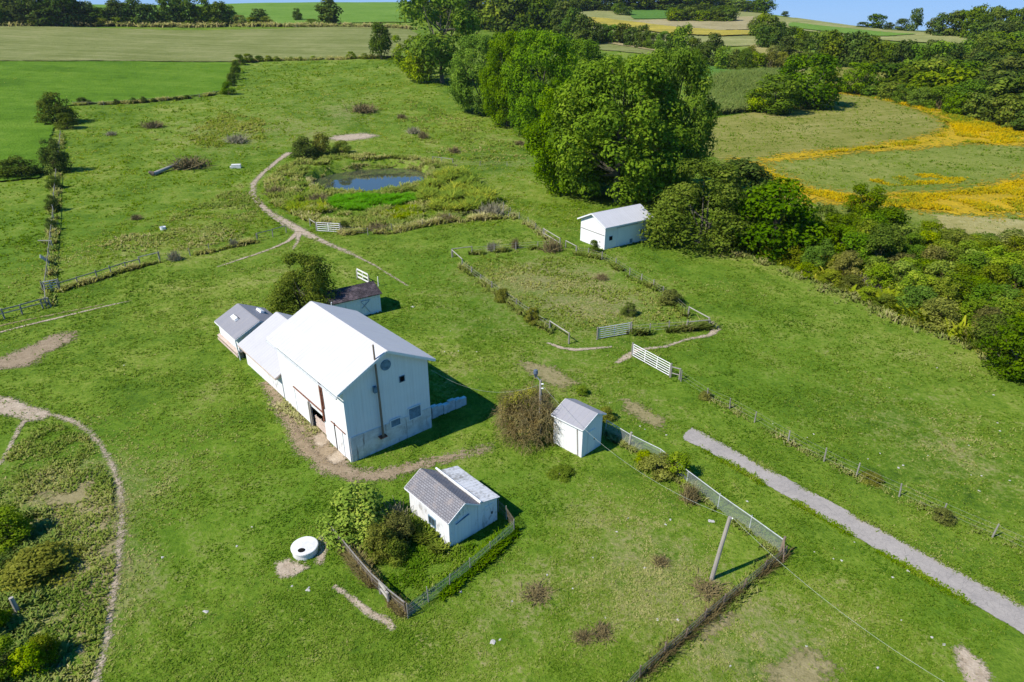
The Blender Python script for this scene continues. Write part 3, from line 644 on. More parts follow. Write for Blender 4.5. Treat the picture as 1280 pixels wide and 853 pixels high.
def proto(kind, seed, mat, nclump, nleaf, leaf, shape='round', z0=0.14, rad=(0.13, 0.24), tr=0.03, top=0.55, stems=1, limbs=9, bark='bark', up=0.3, tint_c=0.45, joined=False):
    rng = np.random.default_rng(seed)
    cl = clumps_crown(rng, nclump, z0, rad, shape)
    V, Fc, T = crown(rng, cl, nleaf, leaf, up=up, tint_c=tint_c); V, kk = unit_size(V)
    cl = [(c[0] * np.array([kk[0], kk[0], kk[1]]), c[1], c[2]) for c in cl]
    tm = trunk_mb(rng, cl, tr, top, stems, limbs)
    if joined:
        # trunk quads appended to the crown (far trees: one mesh)
        tq = [f for f in tm.f if len(f) == 4]; tv = np.array([tuple(v) for v in tm.v])
        mi = np.concatenate([np.zeros(len(Fc), int), np.ones(len(tq), int)])
        Fa = np.concatenate([Fc, np.array(tq) + len(V)]); Va = np.concatenate([V, tv])
        me = mesh_np(kind, Va, Fa, [M[mat], M[bark]], {'tint': ('FACE', np.concatenate([T, np.full(len(tq), 0.4)]))}, mi=mi)
        PROTO.setdefault(kind, []).append((me, None))
    else:
        me = mesh_np(kind + '_crown', V, Fc, [M[mat]], {'tint': ('FACE', T)})
        PROTO.setdefault(kind, []).append((me, tm.mesh(kind + '_trunk', M[bark])))
for s in range(3): proto('walnut', 100 + s, 'walnut', 130, 38000, 0.0235, 'round', 0.08, (0.07, 0.125), 0.026, 0.6, limbs=18)
for s in range(2): proto('sparse', 120 + s, 'paleleaf' if s else 'walnut', 30, 5200, 0.042, 'vase', 0.20, (0.09, 0.16), 0.022, 0.75, limbs=16)
for s in range(3): proto('broad', 140 + s, 'broad', 52, 6200, 0.046, 'round', 0.08, (0.10, 0.17))
for s in range(2): proto('pale', 160 + s, 'paleleaf', 30, 4200, 0.056, 'round', 0.08, (0.13, 0.22))
for s in range(2): proto('darktree', 180 + s, 'darkleaf', 32, 4600, 0.055, 'oval', 0.14, (0.13, 0.22))
for s in range(4): proto('far', 200 + s, 'farleaf', 24, 1700, 0.085, ('round', 'oval', 'round', 'vase')[s], 0.03, (0.14, 0.24), joined=True, limbs=3)
for s in range(2): proto('fardark', 220 + s, 'darkleaf', 22, 1500, 0.09, ('round', 'oval')[s], 0.03, (0.15, 0.25), joined=True, limbs=3)
for s in range(3): proto('shrub', 240 + s, 'shrub', 30, 4600, 0.050, 'dome', 0.05, (0.12, 0.21), 0.02, 0.5, stems=4, limbs=3, bark='twig')
for s in range(2): proto('brownshrub', 260 + s, 'brownshrub', 30, 4600, 0.050, 'dome', 0.05, (0.12, 0.20), 0.018, 0.5, stems=5, limbs=3, bark='twig')
for s in range(2): proto('leafshrub', 280 + s, 'broad', 30, 4600, 0.050, 'dome', 0.05, (0.12, 0.21), 0.02, 0.5, stems=4, limbs=3, bark='twig')
for s in range(2): proto('darkshrub', 300 + s, 'darkleaf', 30, 4600, 0.050, 'dome', 0.04, (0.12, 0.21), 0.02, 0.5, stems=4, limbs=3, bark='twig')
for s in range(2): proto('paleshrub', 320 + s, 'paleleaf', 30, 4600, 0.050, 'dome', 0.05, (0.12, 0.20), 0.02, 0.5, stems=4, limbs=3, bark='twig')
proto('olivetree', 340, 'olivetree', 60, 16000, 0.029, 'dome', 0.06, (0.09, 0.16), 0.022, 0.35, stems=3, limbs=3)
def twig_mesh(name, seed, mat, n=260, leafmat=None):
    """a dead bush: many thin bent twigs fanning out from the root"""
    rng = np.random.default_rng(seed); V = []; Fs = []; b = 0
    for k in range(n):
        a = 2 * PI * rng.random(); el = 0.25 + 1.25 * rng.random() ** 0.7; L = (0.32 + 0.28 * rng.random())
        d = np.array([math.cos(a) * math.cos(el), math.sin(a) * math.cos(el), math.sin(el) * 1.5]); o = np.array([0.16 * rng.normal(), 0.16 * rng.normal(), 0.0])
        s = np.cross(d, [0, 0, 1.0]); s /= np.linalg.norm(s) + 1e-9
        pts = [o, o + d * L * 0.6 + rng.normal(size=3) * 0.03, o + d * L * 1.05 + rng.normal(size=3) * 0.05 + np.array([0, 0, -0.06])]
        wd = 0.010 + 0.008 * rng.random()
        for i, p in enumerate(pts):
            ww = wd * (1, 0.75, 0.35)[i]
            for q in (s * ww, np.cross(s, d) * ww, -s * ww): V.append(np.maximum(p + q, [-9, -9, 0]))
        for i in range(2):
            for j in range(3):
                j2 = (j + 1) % 3; Fs.append((b + 3 * i + j, b + 3 * i + j2, b + 3 * i + 3 + j2, b + 3 * i + 3 + j))
        b += 9
    return mesh_np(name, np.array(V), np.array(Fs), [M[mat]])
for s in range(3): PROTO.setdefault('drybush', []).append((twig_mesh('dry_bush', 400 + s, 'greytwig' if s % 2 else 'twig'), None))

FOOT = []   # circles kept clear of other plants
def plant(kind, P, wd, ht, name, label, cat, group=None, var=None, rz=None, sink=0.0):
    L = PROTO[kind]; i = int(RNG.integers(len(L))) if var is None else var % len(L)
    cm, tm = L[i]; rz = RNG.random() * 6.283 if rz is None else rz
    loc = (P[0], P[1], P[2] - sink)
    if tm is None:
        o = link(name, cm, None, loc, rz); o.scale = (wd, wd, ht)
    else:
        o = empty(name, loc, rz); o.scale = (wd, wd, ht)
        link('crown' if 'tree' in name else 'foliage', cm, o); link('trunk' if 'tree' in name else 'stems', tm, o)
    return tag(o, label, cat, group)
def tree_px(kind, bx, by, top, wpx, name, label, cat='tree', group=None, var=None, hmax=None, sink=0.05, wk=1.0):
    P = U(bx, by); ht = height_to(P, top)
    if cat == 'bush':
        # seen from above: the lower outline is the near rim of a dome, not its middle
        sd = math.sin(math.atan2(CAM_H - P.z, math.hypot(P.x, P.y))); sd = max(0.0, sd); cd = math.sqrt(1 - sd * sd)
        off = min(wpx * 0.5 * sd, (by - top) * 0.42); yc = by - off; P = U(bx, yc)
        ext = yc - top; hp = math.sqrt(max(ext * ext - (wpx * 0.5 * sd) ** 2, (0.45 * ext) ** 2)) / cd; ht = hp * depth(P) / F
    wd = wpx * depth(P) / F * wk * (0.86 if kind in ('walnut', 'sparse') else 0.92 if kind == 'olivetree' else 1.0)
    if hmax: ht = min(ht, hmax)
    return plant(kind, P, wd, max(ht, 0.5), name, label, cat, group, var, sink=sink)

# ------------------------------------------------------------------ buildings
def base(name, x, y, a, label, cat, group=None, z=None):
    o = empty(name, (x, y, hz(x, y) if z is None else z), a); tag(o, label, cat, group); return o
def gable_walls(W, L, he, hr, zb=-0.4, ur=None, hl=None, hrgt=None):
    m = MB(); ur = W / 2 if ur is None else ur
    m.prism([(0, zb), (W, zb), (W, hrgt or he), (ur, hr), (0, hl or he)], 0, L); return m
def roof_slab(m, u0, z0, u1, z1, y0, y1, t=0.10):
    """one slope from (u0,z0) to (u1,z1), thickness t upward"""
    d = Vector((u1 - u0, 0, z1 - z0)).normalized(); n = Vector((-d.z, 0, d.x)); n = n if n.z > 0 else -n
    p = [(u0, z0), (u1, z1), (u1 + n.x * t, z1 + n.z * t), (u0 + n.x * t, z0 + n.z * t)]
    m.prism(p, y0, y1)
def gable_roof(W, L, he, hr, oel, oer, og0, og1, ur=None, t=0.10, hl=None, hrgt=None):
    m = MB(); ur = W / 2 if ur is None else ur; hl = hl or he; hrg = hrgt or he
    sl = (hr - hl) / ur; sr = (hr - hrg) / (W - ur); g = 0.02
    roof_slab(m, -oel, hl - sl * oel + g, ur, hr + g, -og0, L + og1, t)
    roof_slab(m, W + oer, hrg - sr * oer + g, ur, hr + g, -og0, L + og1, t)
    m.m = 0
    return m
def fascia(m, W, L, he, hr, oel, oer, og0, og1, ur=None, w=0.18, hl=None, hrgt=None):
    ur = W / 2 if ur is None else ur; hl = hl or he; hrg = hrgt or he
    sl = (hr - hl) / ur; sr = (hr - hrg) / (W - ur)
    for y in (-og0 - 0.022, L + og1 + 0.022):
        for (ua, za, ub) in ((-oel, hl - sl * oel, ur), (W + oer, hrg - sr * oer, ur)):
            m.bar((ua, y, za + 0.0), (ub, y, hr + 0.0), 0.04, w)
    for (ua, za) in ((-oel - 0.022, hl - sl * oel), (W + oer + 0.022, hrg - sr * oer)):
        m.bar((ua, -og0, za), (ua, L + og1, za), 0.04, w)

# main barn -------------------------------------------------------
BX, BY, BA = -12.429, 42.024, 0.711
def bw(u, v): return (BX + u * math.cos(BA) - v * math.sin(BA), BY + u * math.sin(BA) + v * math.cos(BA))
bz = hz(*bw(0, 0))
W_, L_, HE, HR = 7.5, 12.0, 6.6, 8.5
barn = base('barn', BX, BY, BA, 'tall white gabled barn with a pole on its shaded end wall, largest of the buildings', 'barn', z=bz)
m = MB()
m.prism([(0.0, 2.2), (W_, 2.0), (W_, HE), (W_ / 2, HR), (0.0, HE)], 0, 0.12)                       # front gable above the plaster
m.prism([(0, -0.6), (W_, -0.6), (W_, HE), (W_ / 2, HR), (0, HE)], L_ - 0.12, L_)
m.box(W_ - 0.12, W_, 0.12, L_ - 0.12, -0.6, HE)
m.box(0, 0.12, 0.12, 4.0, -0.4, HE); m.box(0, 0.12, 6.5, L_ - 0.12, -0.4, HE); m.box(0, 0.12, 4.0, 6.5, 2.2, HE)
m.box(0.0, 0.12, 0.0, 0.12, -0.4, 2.2)
m.build('wall', M['white'], barn)
m = MB(); m.prism([(0.12, -0.6), (W_, -0.6), (W_, 2.0), (0.12, 2.2)], -0.05, 0.10); m.build('plaster_base', M['plaster'], barn)
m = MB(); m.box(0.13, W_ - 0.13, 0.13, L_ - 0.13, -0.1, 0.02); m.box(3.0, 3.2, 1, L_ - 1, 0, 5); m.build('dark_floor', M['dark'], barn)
gable_roof(W_, L_, HE, HR, 0.55, 0.5, 0.35, 0.3).build('roof', M['roofwhite'], barn)
m = MB(); fascia(m, W_, L_, HE, HR, 0.55, 0.5, 0.35, 0.3, w=0.2); m.build('fascia', M['trim'], barn)
m = MB(); m.tube([(-0.68, -0.4, HE - 0.46), (-0.68, L_ + 0.35, HE - 0.46)], 0.06, 6); m.build('gutter', M['galv'], barn)
m = MB(); m.box(-0.10, -0.03, 6.55, 9.3, 0.35, 2.6)
for y in (6.65, 9.2): m.box(-0.13, -0.10, y - 0.07, y + 0.07, 0.35, 2.6)
m.box(-0.13, -0.10, 6.72, 9.13, 1.4, 1.54)
d = m.build('sliding_door', M['white'], barn); tag(d, 'white sliding door pushed open beside the dark doorway')
m = MB(); m.box(-0.16, -0.10, 6.45, 6.6, 0.2, 2.5); m.box(-0.12, -0.05, 6.25, 6.45, 0.2, 2.4); m.build('door_post', M['greywood'], barn)
m = MB(); m.bar((-0.09, 3.9, 2.72), (-0.09, 9.4, 2.72), 0.06, 0.10); m.build('door_track', M['rust'], barn)
m = MB()
for z in (0.25, 0.62, 1.0): m.box(0.16, 0.22, 4.0, 6.3, z, z + 0.27)
for y in (4.2, 5.2, 6.1): m.box(0.22, 0.28, y, y + 0.12, 0.1, 1.3)
m.build('half_door', M['pinkboard'], barn)
m = MB()
m.bar((-0.07, 3.84, 1.95), (-0.07, 3.86, 5.6), 0.10, 0.20, (0, 1, 0)); m.bar((-0.05, 3.55, 3.2), (-0.05, 3.62, 5.3), 0.03, 0.10, (0, 1, 0))
m.build('rusty_downpipe', M['rust'], barn)
m = MB(); m.box(-0.05, 0.02, 0.85, 2.0, 0.0, 2.35); m.build('side_door', M['white_worn'], barn)
m = MB(); m.box(-0.06, -0.01, 2.03, 2.17, 0.0, 2.6); m.build('door_gap', M['dark'], barn)
m = MB(); m.bar((-0.07, 0.3, 2.5), (-0.07, 2.6, 2.55), 0.05, 0.06); m.build('door_rail', M['rust'], barn)
m = MB(); m.lathe([(0.0, 0.02), (0.36, 0.02), (0.36, -0.03), (0.44, -0.03), (0.44, 0.03), (0.36, 0.03)], 20)
for i, v in enumerate(m.v): m.v[i] = (3.74 + v[0], -v[2] - 0.04, 7.25 + v[1])
m.build('round_emblem', M['blueboard'], barn)
def window(parent, plane, a0, a1, z0, z1, off, mat='glass', fr='trim', fw=0.06, bars=0, nm='window'):
    """window in the end wall (plane v) or in the side wall (plane u)"""
    f = MB(); p = MB()
    def bx(mb, a, b, c, d, o0, o1):
        if plane == 'v': mb.box(a, b, off - o1, off - o0, c, d)
        elif plane == 'u-': mb.box(off - o1, off - o0, a, b, c, d)
        else: mb.box(off + o0, off + o1, a, b, c, d)
    bx(f, a0 - fw, a0, z0 - fw, z1 + fw, 0.0, 0.05); bx(f, a1, a1 + fw, z0 - fw, z1 + fw, 0.0, 0.05)
    bx(f, a0, a1, z0 - fw, z0, 0.0, 0.05); bx(f, a0, a1, z1, z1 + fw, 0.0, 0.05)
    for k in range(bars): c = a0 + (a1 - a0) * (k + 1) / (bars + 1); bx(f, c - 0.02, c + 0.02, z0, z1, 0.0, 0.04)
    bx(p, a0, a1, z0, z1, 0.004, 0.02)
    o = f.build(nm, M[fr], parent); p.build('pane', M[mat], o); return o
window(barn, 'v', 4.85, 5.25, 5.35, 5.8, 0, 'dark', 'blueboard', 0.05)
window(barn, 'v', 3.7, 4.55, 1.65, 2.25, -0.05, 'blueboard', 'white_worn', 0.07)
window(barn, 'v', 5.4, 6.5, 1.65, 2.65, -0.05, 'blueboard', 'white_worn', 0.07)
m = MB(); m.tube([(2.8, -0.30, 1.35), (2.8, -0.28, 4.5), (2.75, -0.22, 9.35)], [0.10, 0.09, 0.07], 8)
mast = m.build('service_mast', M['brownwood'], barn); tag(mast, 'weathered wooden pole fixed to the end wall and rising past the roof')
m = MB(); m.box(2.5, 3.1, -0.45, -0.052, 1.25, 1.36); m.build('mast_foot', M['rust'], mast)
m = MB(); m.box(2.45, 2.70, -0.28, -0.02, 5.35, 5.85); m.build('meter_box', M['blueboard'], mast)
m = MB(); m.bar((2.4, -0.24, 7.8), (2.75, -0.24, 7.8), 0.05, 0.06); m.build('cable_bracket', M['galv'], mast)
m = MB(); m.tube([(7.35, -0.08, -0.2), (7.30, -0.08, 1.0)], 0.035, 6); m.build('ground_pipe', M['trim'], barn)

# annex ------------------------------------------------------------
def sub(u, v): x, y = bw(u, v); return x, y
x, y = bw(0.0, 12.35)
ann = base('barn_annex', x, y, BA, 'low white roofed annex joining the big barn to the grey roofed shed', 'shed', z=bz)
AW, AL = 7.4, 8.7
m = MB(); m.box(0.05, AW, 0.0, AL, -0.4, 2.4); m.prism([(0.05, 2.4), (AW, 2.4), (AW, 2.5), (3.8, 4.4), (0.05, 2.5)], AL - 0.14, AL - 0.02)
m.build('wall', M['white_worn'], ann)
gable_roof(AW, AL, 2.5, 4.5, 0.45, 0.3, 0.0, 0.25, ur=3.8).build('roof', M['roofwhite_shaded'], ann)
m = MB(); fascia(m, AW, AL, 2.5, 4.5, 0.45, 0.3, 0.0, 0.25, ur=3.8, w=0.16); m.build('fascia', M['pinkboard'], ann)

# grey roofed shed ---------------------------------------------------
x, y = bw(0.0, 22.7)
gs = base('grey_roofed_shed', x, y, BA, 'small white shed with a grey vented roof, far end of the barn row', 'shed', z=bz)
GW, GL = 4.8, 5.4
m = gable_walls(GW, GL, 2.4, 3.55, zb=0.85); m.build('wall', M['white'], gs)
gable_roof(GW, GL, 2.4, 3.55, 0.25, 0.25, 0.25, 0.25).build('roof', M['roofgrey'], gs)
m = MB(); fascia(m, GW, GL, 2.4, 3.55, 0.25, 0.25, 0.25, 0.25, w=0.14); m.build('fascia', M['trim'], gs)
for (u, v) in ((1.15, 3.2), (3.9, 3.6), (4.1, 1.0)):
    sl = 1.15 / 2.4; z = 2.4 + (u if u < 2.4 else GW - u) * sl + 0.12
    sgn = 1 if u < 2.4 else -1
    m = MB(); Mx = Matrix.Translation((u, v, z)) @ Matrix.Rotation(-sgn * math.atan(sl), 4, 'Y')
    k = 0.45 if (u, v) == (4.1, 1.0) else 1.0
    m.box(-0.22 * k, 0.22 * k, -0.62 * k, 0.62 * k, 0.0, 0.10, Mx); m.box(-0.20 * k, 0.20 * k, -0.55 * k, 0.60 * k, 0.10, 0.24, Mx)
    vv = m.build('roof_vent', M['trim'], gs)
    m = MB(); m.box(0.205 * k, 0.25 * k, -0.60 * k, 0.60 * k, 0.02, 0.20, Mx); m.build('vent_opening', M['dark'], vv)
m = MB()
for k in range(3): m.bar((-0.08 - 0.10 * k, -0.1, 0.86 - 0.22 * k), (-0.08 - 0.10 * k, GL + 0.2, 0.86 - 0.22 * k), 0.05, 0.215)
m.box(-0.3, 0.3, -0.1, GL + 0.2, 0.78, 0.84)
m.build('skirt_boards', M['pinkboard'], gs)
for k in range(4):
    for u in (0.1, GW - 0.3):
        m = MB(); m.box(u - 0.15, u + 0.25, 0.1 + 1.65 * k, 0.45 + 1.65 * k, -0.5, 0.85); m.build('pier', M['greywood'], gs)
m = MB(); m.bar((-0.15, -0.3, 0), (-0.25, -0.15, 2.35), 0.10, 0.10); m.build('corner_post', M['trim'], gs)

# small shed behind the barn -----------------------------------------
x, y = bw(16.95, 24.0); DA = BA + R(-7)
ds = base('mossy_roofed_shed', x, y, DA, 'small white shed with a dark mossy roof behind the big barn', 'shed', z=hz(*bw(16, 25)))
DL, DD = 6.0, 3.8
m = MB(); m.v = []
mm = gable_walls(DD, DL, 2.3, 3.0, ur=2.1); mm.v = [(-q[1], q[0], q[2]) for q in mm.v]; mm.build('wall', M['white_worn'], ds)
mm = gable_roof(DD, DL, 2.3, 3.0, 0.22, 0.3, 0.2, 0.2, ur=2.1); mm.v = [(-q[1], q[0], q[2]) for q in mm.v]; mm.build('roof', M['shingle_dark'], ds)
window(ds, 'v', -5.05, -4.55, 1.0, 1.55, 0, 'dark', 'blueboard', 0.04)
m = MB(); m.box(-2.4, -1.35, -0.05, 0.01, 0.1, 1.9)
dd = m.build('door', M['white_worn'], ds)
m = MB(); m.bar((-2.35, -0.07, 1.75), (-1.4, -0.07, 0.3), 0.03, 0.09, (0, 1, 0)); m.bar((-2.35, -0.085, 1.0), (-1.4, -0.085, 1.75), 0.03, 0.07, (0, 1, 0)); m.bar((-2.4, -0.07, 1.85), (-1.3, -0.07, 1.85), 0.03, 0.07, (0, 1, 0)); m.build('door_brace', M['blueboard'], dd)
m = MB(); m.tube([(-5.9, -0.35, 2.2), (-5.9, -0.45, 2.7)], 0.06, 6); m.build('vent_pipe', M['trim'], ds)

# chicken coop ---------------------------------------------------------
CX, CY, CA = -4.019, 32.819, 0.735
cz = hz(CX, CY)
cp = base('coop', CX, CY, CA, 'white shed with a grey shingle roof and a flaking lean-to in the fenced yard', 'shed', z=cz)
CW, CL = 2.35, 4.45
mm = gable_walls(CW, CL, 2.35, 3.1); mm.build('wall', M['white_worn'], cp)
gable_roof(CW, CL, 2.35, 3.1, 0.2, 0.06, 0.2, 0.2, t=0.06).build('roof', M['shingle'], cp)
m = MB(); fascia(m, CW, CL, 2.35, 3.1, 0.2, 0.06, 0.2, 0.2, w=0.10); m.build('fascia', M['trim'], cp)
window(cp, 'u-', 1.5, 2.2, 0.75, 1.35, 0, 'glass', 'blueboard', 0.05, 1)
m = MB(); m.box(0.45, 1.75, -0.035, 0.004, 0.15, 1.85); cd = m.build('door', M['white'], cp)
m = MB(); m.bar((0.5, -0.06, 1.72), (1.6, -0.06, 1.95), 0.04, 0.08, (0, 1, 0)); m.build('door_bar', M['blueboard'], cd)
ll = MB(); ll.prism([(CW + 0.02, -0.3), (4.05, -0.3), (4.05, 1.95), (CW + 0.02, 2.3)], 0.35 * 0, CL - 0.1)
lo = ll.build('lean_to', M['white_worn'], cp)
m = MB(); roof_slab(m, 4.18, 1.93, CW + 0.10, 2.36, -0.15, CL + 0.05, 0.06); m.build('lean_to_roof', M['roofrust'], lo)
m = MB(); m.bar((CW + 0.10, -0.25, 2.56), (CW + 0.10, CL + 0.22, 2.56), 0.10, 0.10); m.build('valley_board', M['trim'], lo)
m = MB(); m.box(2.95, 3.7, -0.035, 0.003, 0.1, 1.7); ld = m.build('lean_to_door', M['white_worn'], lo)
m = MB(); m.box(3.5, 3.6, -0.07, -0.036, 0.85, 1.05); m.build('latch', M['dark'], ld)

# privy size shed -------------------------------------------------------
PX, PY, PA = 5.428, 42.735, 0.804
pv = base('small_shed', PX, PY, PA, 'tiny white shed with a pale grey roof half buried by the bramble dome', 'shed')
PW, PL = 2.5, 2.9
gable_walls(PW, PL, 2.75, 3.4, ur=1.55, hrgt=2.95).build('wall', M['white'], pv)
gable_roof(PW, PL, 2.75, 3.4, 0.18, 0.25, 0.15, 0.15, ur=1.55, hrgt=2.95, t=0.05).build('roof', M['roofprivy'], pv)
m = MB(); fascia(m, PW, PL, 2.75, 3.4, 0.18, 0.25, 0.15, 0.15, ur=1.55, hrgt=2.95, w=0.09); m.build('fascia', M['trim'], pv)
m = MB(); m.bar((-0.03, 0.35, -0.1), (-0.03, 0.52, 2.4), 0.02, 0.10, (0, 1, 0)); m.build('loose_board_gap', M['greywood'], pv)
m = MB(); m.box(0.7, 1.6, -0.04, 0.004, 0.05, 2.05); pd = m.build('door', M['white'], pv)
m = MB(); m.box(1.45, 1.52, -0.075, -0.041, 1.0, 1.15); m.build('handle', M['dark'], pd)

# far white barn --------------------------------------------------------
FX, FY, FA = 10.386, 97.692, -0.970
fb = base('white_stable', FX, FY, FA, 'white stable with a plain white roof beside the pen and the big trees', 'stable', z=hz(FX + 5, FY))
FW, FL, FHE, FHR = 5.49, 9.0, 3.5, 4.75
gable_walls(FW, FL, FHE, FHR).build('wall', M['white'], fb)
gable_roof(FW, FL, FHE, FHR, 0.4, 0.45, 0.4, 0.35).build('roof', M['roofwhite'], fb)
m = MB(); fascia(m, FW, FL, FHE, FHR, 0.4, 0.45, 0.4, 0.35, w=0.15); m.build('fascia', M['trim'], fb)
for a in (0.85, 7.15): window(fb, 'u+', a, a + 0.55, 1.25, 1.8, FW, 'dark', 'blueboard', 0.05)
m = MB(); m.box(FW + 0.01, FW + 0.07, 2.4, 6.0, 0.15, 2.85); sd = m.build('sliding_door', M['white'], fb)
m = MB(); m.bar((FW + 0.09, 2.2, 2.92), (FW + 0.09, 6.4, 2.92), 0.05, 0.08); m.build('door_track', M['galv'], sd)
m = MB(); m.box(FW + 0.005, FW + 0.08, 4.95, 5.5, 0.15, 0.75); m.build('hatch', M['blueboard'], fb)
m = MB(); m.box(0.1, FW - 0.1, -0.05, -0.003, 2.02, 2.10); m.build('belt_board', M['greywood'], fb)
m = MB(); m.box(4.35, 4.55, -0.04, -0.003, 0.8, 1.0); m.build('outlet_box', M['greywood'], fb)

# bank wall right of the barn ---------------------------------------------
x, y = bw(7.62, 1.0)
bwall = MB()
for k in range(7):
    a, b = 0.62 * k, 0.62 * k + 0.60; bwall.box(a, b, -0.05 * (k % 2), 0.35, -0.3, 0.95 + 0.10 * ((k * 5) % 3) - 0.04 * k)
o = bwall.build('bank_wall', M['plaster'], None, (x, y, hz(x, y)), BA)
tag(o, 'low whitewashed stone wall in the shadow of the big barn', 'wall')

# concrete tank -------------------------------------------------------------
P = U(382, 690)
tk = empty('concrete_tank', P); tag(tk, 'round white concrete tank with a dark hole in its lid', 'tank')
m = MB(); m.lathe([(0.80, -0.15), (0.80, 0.42), (0.0, 0.42)], 36); m.build('ring_wall', M['concrete'], tk)
m = MB(); m.lathe([(0.0, 0.424), (0.86, 0.424), (0.86, 0.52), (0.82, 0.55), (0.0, 0.57)], 36); m.build('lid', M['concrete'], tk)
m = MB(); m.lathe([(0.0, 0.0), (0.22, 0.0), (0.22, 0.02), (0.0, 0.02)], 18)
m.v = [(v[0] * 1.05 - 0.06, v[1] * 0.85 - 0.46, v[2] + 0.562) for v in m.v]; m.build('hole', M['dark'], tk)

# ------------------------------------------------------------------ fences, gates, posts
def wob(p, a=0.04): return Vector((p[0] + random.uniform(-a, a), p[1] + random.uniform(-a, a), p[2]))
def resample(px, step):
    pts = [Vector(q) for q in UU(px)]; out = [pts[0]]
    for a, b in zip(pts, pts[1:]):
        n = max(1, round((b - a).length / step))
        for k in range(1, n + 1): q = a.lerp(b, k / n); q.z = hz(q.x, q.y); out.append(q)
    return out
def fence(name, label, px, step=3.0, ht=1.15, pr=0.06, postmat='greywood', wires=(0.35, 0.7, 1.05), wmat='wire', wr=0.008, rails=(), net=None, toprail=None, lean=0.08, group=None):
    pts = resample(px, step); o = empty(name, pts[0]); tag(o, label, 'fence', group); c = pts[0]
    tops = []
    for p in pts:
        m = MB(); q = p - c; t = Vector((random.uniform(-lean, lean), random.uniform(-lean, lean), ht * random.uniform(0.92, 1.1)))
        m.tube([q + Vector((0, 0, -0.2)), q + t * 0.5, q + t], [pr * 1.1, pr, pr * 0.9], 7); m.build('post', M[postmat], o); tops.append(q + t)
    if wires:
        m = MB()
        for wz in wires:
            for p, q in zip(pts, pts[1:]):
                a = p - c + Vector((0, 0, wz)); b = q - c + Vector((0, 0, wz)); m.tube([a, (a + b) / 2 - Vector((0, 0, 0.03)), b], wr, 3, False)
        m.build('wire', M[wmat], o)
    if toprail:
        m = MB(); m.tube([p - c + Vector((0, 0, ht * 0.98)) for p in pts], toprail[0], 6); m.build('top_rail', M[toprail[1]], o)
    for (z, mat, w_) in rails:
        for p, q in zip(pts, pts[1:]):
            m = MB(); m.bar(p - c + Vector((0, 0, z)), q - c + Vector((0, 0, z + random.uniform(-.05, .05))), 0.05, w_); m.build('rail', M[mat], o)
    if net:
        V = []; Fs = []
        for p in pts: V += [tuple(p - c + Vector((0, 0, 0.02))), tuple(p - c + Vector((0, 0, ht * 0.96)))]
        for k in range(len(pts) - 1): Fs.append((2 * k, 2 * k + 2, 2 * k + 3, 2 * k + 1))
        m = MB(); m.v = V; m.f = [list(f) for f in Fs]; m.mi = [0] * len(Fs); m.build('netting', M[net], o)
    return o
def brace(name, label, px, ht=1.2, mat='palewood', low=None, n=2, w_=0.12, cat='fence', group=None):
    """posts with one rail along their tops"""
    P = [Vector(q) for q in UU(px)]; c = P[0]; o = empty(name, c); tag(o, label, cat, group)
    for p in P:
        m = MB(); m.tube([p - c + Vector((0, 0, -0.2)), p - c + Vector((0.0, 0.0, ht * 1.06))], [0.09, 0.08], 7); m.build('post', M['greywood'], o)
    for a, b in zip(P, P[1:]):
        m = MB(); m.tube([a - c + Vector((0, 0, ht)), b - c + Vector((0, 0, ht))], w_ / 2, 6); m.build('rail', M[mat], o)
        if low:
            m = MB(); m.tube([a - c + Vector((0, 0, low)), b - c + Vector((0, 0, low))], w_ / 2.4, 6); m.build('rail', M[mat], o)
    return o
def gate(name, label, p0, p1, ht, nbar, mat, nbr=2, r=0.025, z0=0.15, slab=False, group=None):
    a, b = [Vector(q) for q in UU([p0, p1])]; c = a.copy(); o = empty(name, c); tag(o, label, 'gate', group)
    a, b = a - c, b - c; up = Vector((0, 0, 1))
    m = MB()
    for q in (a, b): m.tube([q + up * z0, q + up * (z0 + ht)], r * 1.5, 6)
    for k in range(nbr): q = a.lerp(b, (k + 1) / (nbr + 1)); m.bar(q + up * z0, q + up * (z0 + ht), r * 1.6, r * 2.8, (b - a))
    m.build('frame', M[mat], o)
    for k in range(nbar):
        z = z0 + ht * k / (nbar - 1); m = MB()
        if slab: m.bar(a + up * z, b + up * z, 0.03, slab)
        else: m.tube([a + up * z, b + up * z], r * 1.35, 6)
        m.build('bar', M[mat], o)
    for q, s in ((a - (b - a).normalized() * 0.16, 1), (b + (b - a).normalized() * 0.16, 1)):
        m = MB(); m.tube([q - up * 0.2, q + up * (ht + 0.25)], 0.08, 7); m.build('post', M['greywood'], o)
    return o
gate('field_gate', 'long white tube gate standing open across the pasture track', (791, 446), (836, 471), 1.25, 6, 'gatewhite', 2, 0.03)
brace('gate_brace', 'short dark wooden brace beside the long white gate', [(838, 472), (849, 475)], 1.15, 'greywood', 0.5)
gate('pen_gate', 'grey metal gate in the near side of the square pen', (748, 424.5), (786.5, 418), 1.2, 6, 'galv', 1, 0.03)
gate('pond_gate', 'pale grey metal gate below the pond beside the dirt track', (397, 289.5), (425, 291), 1.3, 5, 'gatewhite', 1, 0.035)
brace('gate_rail', 'pale rail running back from the pond gate', [(388, 283), (396, 288.5)], 1.2, 'palewood')
gate('white_board_gate', 'small white three board gate behind the mossy roofed shed', (447.5, 350), (461, 357), 1.05, 3, 'gatewhite', 1, 0.04, 0.45, slab=0.20)
gate('farm_gate', 'pale metal gate at the corner where the left fences meet', (57, 366), (74, 363), 1.25, 5, 'galv', 1, 0.03)
m = MB(); m.tube([(0, 0, -0.1), (0.02, 0, 1.3)], 0.06, 7); P = U(473, 358); tag(m.build('marker_post', M['gatewhite'], None, P), 'thin white post standing right of the mossy roofed shed', 'post')
